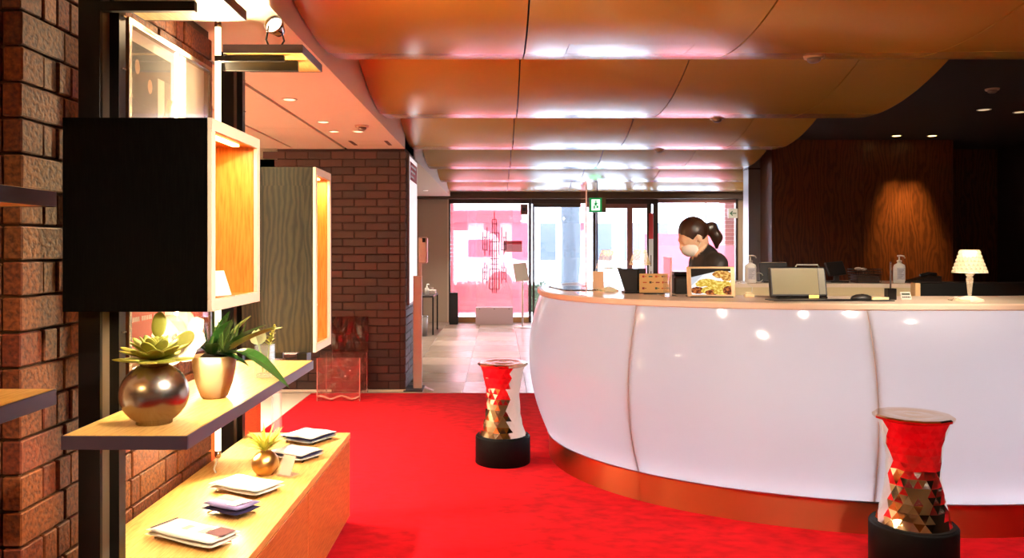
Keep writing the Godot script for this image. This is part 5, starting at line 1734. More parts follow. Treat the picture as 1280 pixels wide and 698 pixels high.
	part(tl, "side_keys", boxed(Vector3(0.107, 0.012, 0.0), Vector3(0.138, 0.150, 0.001)), mat("till_keys", rgb8(104, 98, 80), 0.3))
	part(ts, "base", boxed(Vector3(-0.12, 0.0, -0.10), Vector3(0.14, 0.014, 0.02), 0.004), blackg)
	part(ts, "yellow_tag", boxed(Vector3(0.04, 0.004, 0.022), Vector3(0.092, 0.022, 0.024), 0.0004), mat("tag_yellow", rgb8(238, 206, 120), 0.6))
	var pad := thing("desk_pad", "long black desk pad lying before the till screen", "pad", V(1.66, TOP, 4.04))
	part(pad, "sheet", boxed(Vector3(-0.30, 0.0, -0.07), Vector3(0.30, 0.004, 0.07), 0.001), black)
	part(pad, "stitched_rim", boxed(Vector3(-0.30, 0.004, 0.064), Vector3(0.30, 0.0048, 0.07), 0.0003), blackg)
	var ms := thing("mouse", "black rounded mouse with a pale strip on the desk pad", "mouse", V(1.83, TOP + 0.004, 4.05))
	var mb := soft()
	lathe(mb, [Vector2(0.0, 0.0), Vector2(0.052, 0.0), Vector2(0.055, 0.006), Vector2(0.046, 0.018), Vector2(0.028, 0.026), Vector2(0.0, 0.029)], 20)
	var msh := part(ms, "shell", mb, black)
	msh.scale = Vector3(1.0, 1.0, 0.65)
	part(ms, "button", boxed(Vector3(-0.006, 0.026, 0.0), Vector3(0.006, 0.029, 0.015), 0.001), blackg)
	var pp := thing("paper_slip", "pale yellow paper slips lying on the desk pad", "paper", V(1.91, TOP + 0.0045, 4.06))
	var po := part(pp, "slip", boxed(Vector3(-0.045, 0.0, -0.03), Vector3(0.05, 0.012, 0.03), 0.001), mat("paper_cream", rgb8(246, 224, 168), 0.7))
	po.rotation.y = 0.2
	# pen pot with an upright rod
	var pn := thing("pen_pot", "black pen pot with one tall pen beside the desk pad", "pen pot", on_top(1113, 4.10))
	part(pn, "pot", boxed(Vector3(-0.022, 0.0, -0.022), Vector3(0.022, 0.058, 0.022), 0.002), blackg)
	part(pn, "pen", rod(Vector3(0.0, 0.02, 0.0), Vector3(0.0, 0.195, 0.004), 0.0042), mat("pen_dark", rgb8(60, 44, 40), 0.35))
	part(pn, "pen_clip", boxed(Vector3(-0.001, 0.15, 0.007), Vector3(0.001, 0.19, 0.009)), mat("pin_steel", rgb8(200, 196, 190), 0.25, 1.0))
	var ca := thing("calculator", "small grey calculator leaning by the pen pot", "calculator", on_top(1133, 4.12))
	var cn := part(ca, "case", boxed(Vector3(-0.027, 0.0, -0.004), Vector3(0.027, 0.040, 0.004), 0.002), mat("calc_grey", rgb8(206, 202, 190), 0.5))
	cn.rotation.x = -0.4
	part(cn, "display", boxed(Vector3(-0.021, 0.022, 0.004), Vector3(0.021, 0.034, 0.0046)), mat("calc_screen", rgb8(60, 74, 60), 0.3))
	for i in 6:
		part(cn, "key", boxed(Vector3(-0.021 + i * 0.0072, 0.006, 0.004), Vector3(-0.016 + i * 0.0072, 0.016, 0.006), 0.0004), mat("calc_key", rgb8(70, 66, 62), 0.5))
	# far side of the island
	sanitizer(on_top(938, 6.15), "white pump bottle on the far counter side before the steel column")
	sanitizer(on_top(1124, 6.15), "white pump bottle on the far counter side before the timber wall")
	var lp := thing("laptop", "open black laptop with a white cable on the far counter side", "laptop", on_top(971, 6.20))
	part(lp, "base", boxed(Vector3(-0.12, 0.0, -0.10), Vector3(0.10, 0.014, 0.06), 0.003), black)
	var ll := part(lp, "lid", boxed(Vector3(-0.12, 0.0, -0.006), Vector3(0.10, 0.145, 0.0), 0.002), black, Vector3(0, 0.012, -0.02))
	ll.rotation.x = -0.25
	part(ll, "hinge_edge", boxed(Vector3(-0.11, 0.143, 0.0), Vector3(0.09, 0.147, 0.002)), mat("pin_steel", rgb8(200, 196, 190), 0.25, 1.0))
	var lc := soft()
	var cp := []
	for i in 13:
		var a := TAU * i / 12.0 * 0.85 + 0.4
		cp.append(Vector3(-0.15 + 0.035 * cos(a), 0.04 + 0.036 * sin(a), 0.03))
	tube(lc, cp, 0.003, 0.003, 6)
	part(lp, "cable", lc, mat("cord_white", rgb8(225, 220, 205), 0.5))
	var ft := thing("file_tray", "white wire handled file tray behind the till screen", "tray", on_top(1009, 6.15))
	part(ft, "tray", boxed(Vector3(-0.10, 0.0, -0.09), Vector3(0.10, 0.05, 0.09), 0.004), mat("tray_dark", rgb8(60, 50, 44), 0.6))
	var hn := soft()
	tube(hn, [Vector3(-0.088, 0.04, 0.0), Vector3(-0.088, 0.125, 0.0), Vector3(-0.08, 0.138, 0.0), Vector3(0.08, 0.138, 0.0), Vector3(0.088, 0.125, 0.0), Vector3(0.088, 0.04, 0.0)], 0.006, 0.006, 8)
	part(ft, "handle", hn, mat("cord_white", rgb8(225, 220, 205), 0.5))
	var bs := thing("desk_screen", "black tilted screen on an arm on the far counter side", "screen", on_top(1046, 6.2))
	var bb := part(bs, "panel", boxed(Vector3(-0.085, 0.0, -0.012), Vector3(0.075, 0.11, 0.012), 0.004), black, Vector3(0, 0.055, 0.02))
	bb.rotation = Vector3(-0.35, 0.25, 0.08)
	part(bs, "arm", boxed(Vector3(-0.02, 0.0, -0.02), Vector3(0.02, 0.09, 0.0), 0.004), black)
	part(bs, "base", boxed(Vector3(-0.07, 0.0, -0.07), Vector3(0.07, 0.012, 0.06), 0.003), black)
	var bk := thing("wire_basket", "dark wire basket of small items on the far counter side", "basket", on_top(1081, 6.15))
	var bw := soft()
	for i in 15:
		var x := -0.09 + i * 0.18 / 14.0
		tube(bw, [Vector3(x, 0.002, 0.07), Vector3(x * 1.12, 0.105, 0.08)], 0.0016, 0.0016, 5)
		tube(bw, [Vector3(x, 0.002, -0.07), Vector3(x * 1.12, 0.105, -0.08)], 0.0016, 0.0016, 5)
	for i in 6:
		var k := 1.0 + 0.12 * i / 5.0
		var y := 0.003 + i * 0.0204
		tube(bw, [Vector3(-0.09 * k, y, 0.07 * k), Vector3(0.09 * k, y, 0.07 * k), Vector3(0.09 * k, y, -0.07 * k), Vector3(-0.09 * k, y, -0.07 * k), Vector3(-0.09 * k, y, 0.07 * k)], 0.002, 0.002, 5)
	part(bk, "wirework", bw, black)
	part(bk, "tray_liner", boxed(Vector3(-0.085, 0.0, -0.065), Vector3(0.085, 0.06, 0.065), 0.004), mat("liner_dark", rgb8(70, 46, 36), 0.7))
	var bi := soft()
	ball(bi, Vector3(-0.06, 0.108, 0.02), Vector3(0.03, 0.012, 0.02), 6, 10)
	ball(bi, Vector3(-0.015, 0.105, 0.01), Vector3(0.03, 0.01, 0.02), 6, 10)
	part(bk, "wrapped_items", bi, mat("wrap_pale", rgb8(206, 186, 170), 0.7))
	var ph := thing("desk_phone", "black desk telephone with handset on the far counter side", "telephone", on_top(1152, 6.10))
	var pb := flat()
	prism(pb, [Vector2(-0.11, 0.0), Vector2(0.11, 0.0), Vector2(0.11, 0.055), Vector2(0.02, 0.045), Vector2(-0.11, 0.012)], -0.08, 0.08, Transform3D(Basis(Vector3.RIGHT, Vector3.BACK, Vector3.UP), Vector3.ZERO))
	part(ph, "base", pb, black)
	var hs := soft()
	tube(hs, [Vector3(-0.03, 0.058, 0.04), Vector3(0.03, 0.072, 0.04), Vector3(0.09, 0.066, 0.04)], 0.014, 0.014, 8)
	part(ph, "handset", hs, black)
	part(ph, "display", boxed(Vector3(0.02, 0.066, -0.05), Vector3(0.075, 0.072, -0.02), 0.001), mat("phone_display", rgb8(226, 200, 160), 0.5))
	# low black unit in the staff area with a cream side panel
	var lu := thing("desk_divider", "low black divider board with a cream end panel inside the counter", "divider", V(2.585, 0, 4.98))
	part(lu, "body", boxed(Vector3(0.035, 0.0, -0.06), Vector3(0.85, 1.125, 0.0), 0.004), mat("unit_black", rgb8(12, 10, 10), 0.5))
	part(lu, "side_panel", boxed(Vector3(0.0, 0.0, -0.06), Vector3(0.032, 1.125, 0.002), 0.003), mat("panel_cream", rgb8(228, 190, 136), 0.5))
	part(lu, "top_line", boxed(Vector3(0.035, 1.125, -0.06), Vector3(0.85, 1.130, 0.0), 0.001), mat("unit_top", rgb8(44, 34, 32), 0.4))

# ------------------------------------------------------------------ corridor and entrance things
func make_corridor_things() -> void:
	var d := 14.55
	# lit signboard on the pillar's corridor side
	var sb := thing("pillar_sign", "tall white sign panel with a red heading on the brick pillar", "sign", V(-0.883, 0, 0))
	part(sb, "sign_case", boxed(V(0.0, 0.80, 7.60), V(0.022, 2.24, 8.30), 0.002), mat("sign_frame", rgb8(120, 100, 90), 0.4, 0.6))
	part(sb, "sign_face", boxed(V(0.022, 0.82, 7.62), V(0.024, 2.22, 8.28)), glow("sign_white", Color(1.0, 0.97, 0.97), 0.75, Color(0.95, 0.94, 0.94)))
	part(sb, "heading_band", boxed(V(0.024, 2.0, 7.64), V(0.025, 2.18, 8.26)), mat("heading_red", rgb8(188, 52, 58), 0.6))
	var ln := flat()
	for i in 3:
		bx(ln, V(0.025, 2.03 + i * 0.05, 7.72), V(0.0256, 2.05 + i * 0.05, 8.0 + 0.08 * i))
	part(sb, "lettering", ln, mat("front_white", rgb8(240, 236, 236), 0.6))
	area(sb, "sign_light", V(0.03, 1.5, 7.95), Vector3.RIGHT, Vector2(0.64, 1.3), Color(1, 0.96, 0.95), 0.35)
	# hand gel stand beside the pillar
	var hg := thing("gel_dispenser_stand", "rose beige hand gel dispenser stand beside the brick pillar", "dispenser", V(-0.785, 0, 7.62))
	var rb := mat("stand_rose", rgb8(204, 180, 162), 0.4, 0.1)
	part(hg, "base_plate", boxed(Vector3(-0.12, 0.0, -0.15), Vector3(0.06, 0.012, 0.14), 0.003), mat("plate_dark", rgb8(46, 34, 36), 0.4))
	part(hg, "post", boxed(Vector3(-0.04, 0.012, -0.025), Vector3(0.042, 1.08, 0.025), 0.004), rb)
	part(hg, "pole", boxed(Vector3(0.012, 1.08, -0.012), Vector3(0.038, 1.33, 0.012), 0.002), rb)
	var ds := part(hg, "dispenser", boxed(Vector3(0.012, 1.20, -0.06), Vector3(0.095, 1.45, 0.05), 0.012), mat("dispenser_beige", rgb8(214, 194, 176), 0.4))
	part(ds, "nozzle", boxed(Vector3(0.05, 1.40, 0.05), Vector3(0.08, 1.44, 0.056), 0.002), mat("plastic_black", rgb8(22, 19, 18), 0.45))
	var pe := part(hg, "foot_pedal", boxed(Vector3(-0.04, 0.0, -0.03), Vector3(0.05, 0.012, 0.05), 0.003), mat("pedal_rose", rgb8(206, 190, 190), 0.4), Vector3(0.11, 0.012, 0.07))
	pe.rotation.z = -0.35
	# acrylic boxes before the pillar
	var rip := func(w: float, h: float, amp: float, seed_: float) -> SurfaceTool:
		# sheet in the xy plane with a rippled face
		var st := soft()
		var nx := 14
		var ny := 18
		var z := func(i: int, j: int) -> float:
			return amp * (sin(i * 1.1 + seed_ + 1.7 * sin(j * 0.5)) + sin(j * 0.9 + 1.3 * sin(i * 0.6 + seed_)))
		for i in nx:
			for j in ny:
				var p := func(a: int, b: int, f: float) -> Vector3:
					return Vector3(-w / 2 + w * a / nx, h * b / ny, z.call(a, b) + f)
				st.set_smooth_group(1)
				quad(st, p.call(i, j, 0.006), p.call(i + 1, j, 0.006), p.call(i + 1, j + 1, 0.006), p.call(i, j + 1, 0.006))
				st.set_smooth_group(2)
				quad(st, p.call(i, j + 1, -0.006), p.call(i + 1, j + 1, -0.006), p.call(i + 1, j, -0.006), p.call(i, j, -0.006))
		return st
	var clear := glass_mat("ripple_clear", Color(0.8, 0.5, 0.45), 0.07, 0.03)
	var red := glass_mat("ripple_red", Color(0.30, 0.01, 0.03), 0.5, 0.08)
	var cb := thing("acrylic_cube", "clear rippled acrylic cube table before the red acrylic screen", "table", V(-1.42, 0, 7.22))
	var w := 0.375
	for q in [[Vector3(0, 0, w / 2), 0.0, 1.0], [Vector3(0, 0, -w / 2), 0.0, 2.0], [Vector3(w / 2, 0, 0), PI / 2, 3.0], [Vector3(-w / 2, 0, 0), PI / 2, 4.0]]:
		var o := part(cb, "side_sheet", rip.call(w, 0.375, 0.003, q[2]), clear, q[0])
		o.rotation.y = q[1]
	part(cb, "top_sheet", boxed(Vector3(-w / 2, 0.375, -w / 2), Vector3(w / 2, 0.381, w / 2), 0.002), clear)
	for sx in [-1, 1]:
		for sz in [-1, 1]:
			part(cb, "polished_edge", boxed(Vector3(sx * w / 2 - 0.004, 0, sz * w / 2 - 0.004), Vector3(sx * w / 2 + 0.004, 0.375, sz * w / 2 + 0.004)), mat("ripple_edge", Color(0.85, 0.55, 0.5, 0.55), 0.15, 0.0, {"transparency": BaseMaterial3D.TRANSPARENCY_ALPHA}))
	# scalloped foot rail, pale against the carpet
	var sf := soft()
	var pts := []
	for i in 13:
		pts.append(Vector3(-w / 2 + w * i / 12.0, 0.030 + 0.014 * sin(i * 1.05 + 0.6), w / 2 + 0.008))
	tube(sf, pts, 0.012, 0.012, 8)
	part(cb, "wavy_rail", sf, mat("rail_blush", rgb8(168, 92, 78), 0.25))
	var rs := thing("acrylic_screen", "dark red translucent rippled acrylic panel standing before the brick pillar", "screen", V(-1.40, 0, 7.46))
	part(rs, "panel", rip.call(0.34, 0.70, 0.004, 6.0), red, Vector3(0, 0.006, 0))
	part(rs, "foot", boxed(Vector3(-0.17, 0.0, -0.02), Vector3(0.17, 0.006, 0.02), 0.001), red)
	# entrance: etched screen with a lattice emblem, sign stand, speaker box
	var es := thing("etched_screen", "free standing clear screen with a grey lattice emblem before rose pane", "screen", V(-0.10, 0, 14.2))
	part(es, "sheet", boxed(Vector3(-0.32, 0.27, -0.004), Vector3(0.32, 2.10, 0.004)), glass_mat("screen_clear", Color(1, 0.96, 0.96), 0.07, 0.02))
	part(es, "base_box", boxed(Vector3(-0.33, 0.0, -0.10), Vector3(0.33, 0.30, 0.10), 0.004), mat("base_grey", rgb8(206, 178, 184), 0.5))
	var bolts := flat()
	for x in [-0.26, 0.0, 0.26]:
		bx(bolts, Vector3(x - 0.008, 0.268, 0.10), Vector3(x + 0.008, 0.284, 0.104))
		bx(bolts, Vector3(x - 0.010, 0.90, 0.004), Vector3(x + 0.010, 0.92, 0.008))
	part(es, "bolt", bolts, mat("print_dark", rgb8(50, 52, 60), 0.6))
	var em := flat()
	var gz0 := 0.004
	var gz1 := 0.007
	var vb := func(x: float, y0: float, y1: float, t := 0.009) -> void:
		for s in [-1.0, 1.0]:
			bx(em, Vector3(s * x - t, y0, gz0), Vector3(s * x + t, y1, gz1))
	var hb := func(y: float, x0: float, x1: float, t := 0.008) -> void:
		for s in [-1.0, 1.0]:
			bx(em, Vector3(minf(s * x0, s * x1), y - t, gz0), Vector3(maxf(s * x0, s * x1), y + t, gz1))
	# stepped, plant-like lattice of upright bars and short ties
	vb.call(0.0, 0.55, 2.0)
	vb.call(0.035, 0.55, 1.86)
	vb.call(0.085, 0.62, 0.98)
	vb.call(0.085, 1.22, 1.62)
	vb.call(0.13, 0.72, 1.06)
	vb.call(0.13, 1.30, 1.72)
	vb.call(0.17, 0.80, 1.10)
	vb.call(0.17, 1.22, 1.56)
	vb.call(0.205, 0.74, 1.0)
	vb.call(0.205, 1.32, 1.64)
	for y in [0.62, 0.80, 0.98, 1.06, 1.16, 1.30, 1.46, 1.62, 1.78, 1.86]:
		hb.call(y, 0.0, 0.085 if y < 1.7 else 0.04)
	for y in [0.80, 0.92, 1.0, 1.32, 1.42, 1.54]:
		hb.call(y, 0.13, 0.205)
	part(es, "emblem", em, mat("emblem_grey", Color(0.50, 0.30, 0.34, 0.72), 0.5, 0.0, {"transparency": BaseMaterial3D.TRANSPARENCY_ALPHA}))
	var ws := thing("red_notice", "small red headed notice stuck on the rose pane", "notice", V(0.07, 1.36, d - 0.01))
	part(ws, "heading", boxed(Vector3(0, 0.06, -0.002), Vector3(0.33, 0.12, 0.002)), mat("notice_red", rgb8(200, 60, 66), 0.6))
	part(ws, "sheet", boxed(Vector3(0, -0.08, -0.002), Vector3(0.33, 0.058, 0.002)), mat("notice_rose", rgb8(236, 176, 186), 0.6))
	var ss := thing("sign_stand", "pale sign stand with a tilted panel by the glass door", "sign stand", V(0.385, 0, 13.6))
	var pm := mat("stand_pale", rgb8(226, 206, 200), 0.4)
	part(ss, "pole", rod(Vector3(0, 0.01, 0), Vector3(0, 0.82, 0), 0.018), pm)
	part(ss, "base", lathed([Vector2(0.0, 0.0), Vector2(0.15, 0.0), Vector2(0.15, 0.008), Vector2(0.02, 0.018), Vector2(0.0, 0.018)], 24), pm)
	var sp := part(ss, "panel", boxed(Vector3(-0.115, -0.17, -0.008), Vector3(0.115, 0.17, 0.008), 0.003), pm, Vector3(-0.03, 0.94, 0.02))
	sp.rotation = Vector3(-0.5, 0.1, 0.1)
	part(sp, "paper", boxed(Vector3(-0.095, -0.15, 0.008), Vector3(0.095, 0.15, 0.009)), mat("paper_white", rgb8(222, 214, 208), 0.6))
	var bb := thing("speaker_box", "tall narrow black box standing in the corner by the rose pane", "box", V(-0.82, 0, 14.2))
	part(bb, "case", boxed(Vector3(-0.075, 0.0, -0.08), Vector3(0.075, 0.56, 0.08), 0.006), mat("plastic_black", rgb8(22, 19, 18), 0.45))
	part(bb, "front_grille", boxed(Vector3(-0.06, 0.05, 0.08), Vector3(0.06, 0.52, 0.085), 0.002), mat("grille_dark", rgb8(34, 28, 28), 0.7))
	# side table with small things, bin
	var st := thing("side_table", "narrow black framed side table along the corridor wall", "table", V(-1.14, 0, 12.8))
	var bl := mat("post_black", rgb8(14, 12, 12), 0.4, 0.3)
	part(st, "table_top", boxed(Vector3(-0.16, 0.58, -0.5), Vector3(0.11, 0.61, 0.4), 0.003), mat("top_dark", rgb8(50, 40, 38), 0.4))
	for q in [[-0.15, -0.48], [0.10, -0.48], [-0.15, 0.38], [0.10, 0.38]]:
		part(st, "leg", boxed(Vector3(q[0] - 0.012, 0.0, q[1] - 0.012), Vector3(q[0] + 0.012, 0.58, q[1] + 0.012), 0.001), bl)
	var pb := thing("small_pump", "small white pump bottle on the narrow side table", "bottle", V(-1.16, 0.61, 12.7))
	part(pb, "bottle", lathed([Vector2(0.0, 0.0), Vector2(0.035, 0.0), Vector2(0.035, 0.10), Vector2(0.012, 0.115), Vector2(0.010, 0.15), Vector2(0.0, 0.15)], 16), mat("bottle_white", rgb8(236, 232, 224), 0.35))
	part(pb, "pump", boxed(Vector3(-0.01, 0.15, -0.01), Vector3(0.04, 0.17, 0.01), 0.003), mat("bottle_white", rgb8(236, 232, 224), 0.35))
	var tr := thing("tissue_box", "pale tissue box on the narrow side table", "box", V(-1.10, 0.61, 12.95))
	part(tr, "carton", boxed(Vector3(-0.06, 0, -0.11), Vector3(0.06, 0.06, 0.11), 0.003), mat("carton_pale", rgb8(222, 206, 196), 0.6))
	part(tr, "tissue", lathed([Vector2(0.03, 0.06), Vector2(0.012, 0.075), Vector2(0.03, 0.10), Vector2(0.0, 0.09)], 7, false), mat("paper_white", rgb8(222, 214, 208), 0.6))
	var bn := thing("waste_bin", "small grey cylindrical waste bin under the narrow side table", "bin", V(-1.20, 0, 12.3))
	part(bn, "shell", lathed([Vector2(0.0, 0.0), Vector2(0.08, 0.0), Vector2(0.095, 0.30), Vector2(0.09, 0.30), Vector2(0.076, 0.01)], 24), mat("bin_grey", rgb8(150, 140, 136), 0.4))
	part(bn, "rim", lathed([Vector2(0.09, 0.298), Vector2(0.098, 0.298), Vector2(0.098, 0.308), Vector2(0.09, 0.308)], 24), mat("pin_steel", rgb8(200, 196, 190), 0.25, 1.0))
	# emergency exit lights
	var ex := thing("exit_sign", "lit green exit sign hanging before the entrance doors", "sign", P(745, 256.5, 12.4))
	part(ex, "sign_case", boxed(Vector3(-0.11, -0.115, -0.04), Vector3(0.15, 0.115, 0.04), 0.004), mat("exit_case", rgb8(120, 104, 80), 0.5))
	part(ex, "sign_face", boxed(Vector3(-0.105, -0.11, 0.04), Vector3(0.085, 0.11, 0.044)), glow("exit_green", Color(0.05, 0.55, 0.28), 0.9, Color(0.05, 0.5, 0.28)))
	part(ex, "sign_window", boxed(Vector3(-0.075, -0.085, 0.044), Vector3(0.055, 0.085, 0.046)), glow("exit_white", Color(0.9, 1.0, 0.92), 1.3, Color(0.9, 0.95, 0.9)))
	var man := flat()
	bx(man, Vector3(-0.02, 0.045, 0.046), Vector3(0.004, 0.068, 0.0468))
	bx(man, Vector3(-0.025, -0.01, 0.046), Vector3(0.006, 0.04, 0.0468))
	bx(man, Vector3(-0.05, 0.01, 0.046), Vector3(-0.025, 0.022, 0.0468))
	bx(man, Vector3(0.006, 0.015, 0.046), Vector3(0.03, 0.027, 0.0468))
	bx(man, Vector3(-0.045, -0.06, 0.046), Vector3(-0.02, -0.012, 0.0468))
	bx(man, Vector3(0.0, -0.05, 0.046), Vector3(0.03, -0.012, 0.0468))
	part(ex, "running_figure", man, glow("exit_green", Color(0.05, 0.55, 0.28), 0.9, Color(0.05, 0.5, 0.28)))
	part(ex, "hanger", rod(Vector3(0.02, 0.115, 0), Vector3(0.02, 1.0, 0), 0.008), mat("exit_case", rgb8(120, 104, 80), 0.5))
	area(ex, "sign_light", Vector3(-0.01, 0, 0.05), Vector3(0, 0, 1), Vector2(0.18, 0.2), Color(0.5, 1.0, 0.7), 0.05)
	var ar := thing("arrow_sign", "white sign with green arrow on the brick seen beside the steel column", "sign", V(4.22, 1.98, d - 0.05))
	part(ar, "sign_plate", boxed(Vector3(-0.085, -0.085, -0.008), Vector3(0.085, 0.085, 0.008), 0.003), mat("plate_white", rgb8(236, 240, 238), 0.5))
	var aw := flat()
	bx(aw, Vector3(-0.03, -0.008, 0.008), Vector3(0.06, 0.008, 0.010))
	prism(aw, [Vector2(-0.06, 0.0), Vector2(-0.012, 0.045), Vector2(0.0, 0.033), Vector2(-0.033, 0.0), Vector2(0.0, -0.033), Vector2(-0.012, -0.045)], -0.010, -0.008, Transform3D(Basis(Vector3.RIGHT, Vector3(0, 0, -1), Vector3.UP), Vector3.ZERO))
	part(ar, "arrow", aw, mat("arrow_green", rgb8(40, 110, 84), 0.5))

# ------------------------------------------------------------------ person: smooth union of tapered capsules, meshed as surface nets
func cap_dist(p: Vector3, a: Vector3, b: Vector3, ra: float, rb: float) -> float:
	var ab := b - a
	var t := clampf((p - a).dot(ab) / maxf(ab.length_squared(), 1e-9), 0.0, 1.0)
	return (p - a - ab * t).length() - lerpf(ra, rb, t)

func smin(a: float, b: float, k: float) -> float:
	var h := maxf(k - absf(a - b), 0.0) / k
	return minf(a, b) - h * h * k * 0.25

func nets(st: SurfaceTool, f: Callable, lo: Vector3, hi: Vector3, h: float, colour = null) -> void:
	var n := Vector3i(((hi - lo) / h).ceil()) + Vector3i.ONE
	var vals := PackedFloat32Array()
	vals.resize(n.x * n.y * n.z)
	for z in n.z:
		for y in n.y:
			for x in n.x:
				vals[x + n.x * (y + n.y * z)] = f.call(lo + Vector3(x, y, z) * h)
	var verts := {}
	var off := [0, 1, n.x, n.x + 1, n.x * n.y, n.x * n.y + 1, n.x * n.y + n.x, n.x * n.y + n.x + 1]
	var edges := [[0, 1], [2, 3], [4, 5], [6, 7], [0, 2], [1, 3], [4, 6], [5, 7], [0, 4], [1, 5], [2, 6], [3, 7]]
	for z in n.z - 1:
		for y in n.y - 1:
			for x in n.x - 1:
				var i := x + n.x * (y + n.y * z)
				var inside := 0
				for o in off:
					if vals[i + o] < 0:
						inside += 1
				if inside == 0 or inside == 8:
					continue
				var s := Vector3.ZERO
				var c := 0
				for e in edges:
					var va := vals[i + off[e[0]]]
					var vb := vals[i + off[e[1]]]
					if (va < 0) != (vb < 0):
						var t := va / (va - vb)
						var pa := Vector3(e[0] & 1, (e[0] >> 1) & 1, (e[0] >> 2) & 1)
						var pb := Vector3(e[1] & 1, (e[1] >> 1) & 1, (e[1] >> 2) & 1)
						s += pa.lerp(pb, t)
						c += 1
				verts[i] = lo + (Vector3(x, y, z) + s / c) * h
	var strides := [1, n.x, n.x * n.y]
	for z in range(1, n.z - 1):
		for y in range(1, n.y - 1):
			for x in range(1, n.x - 1):
				var i := x + n.x * (y + n.y * z)
				for ax in 3:
					var j: int = i + strides[ax]
					if (vals[i] < 0) == (vals[j] < 0):
						continue
					var u: int = strides[(ax + 1) % 3]
					var v: int = strides[(ax + 2) % 3]
					var q := [i - u - v, i - v, i, i - u]
					var ok := true
					for k in q:
						if not verts.has(k):
							ok = false
					if not ok:
						continue
					if vals[i] >= 0:
						q.reverse()
					for k in [0, 2, 1, 0, 3, 2]:
						var p: Vector3 = verts[q[k]]
						if colour != null:
							st.set_color(colour.call(p))
						st.add_vertex(p)

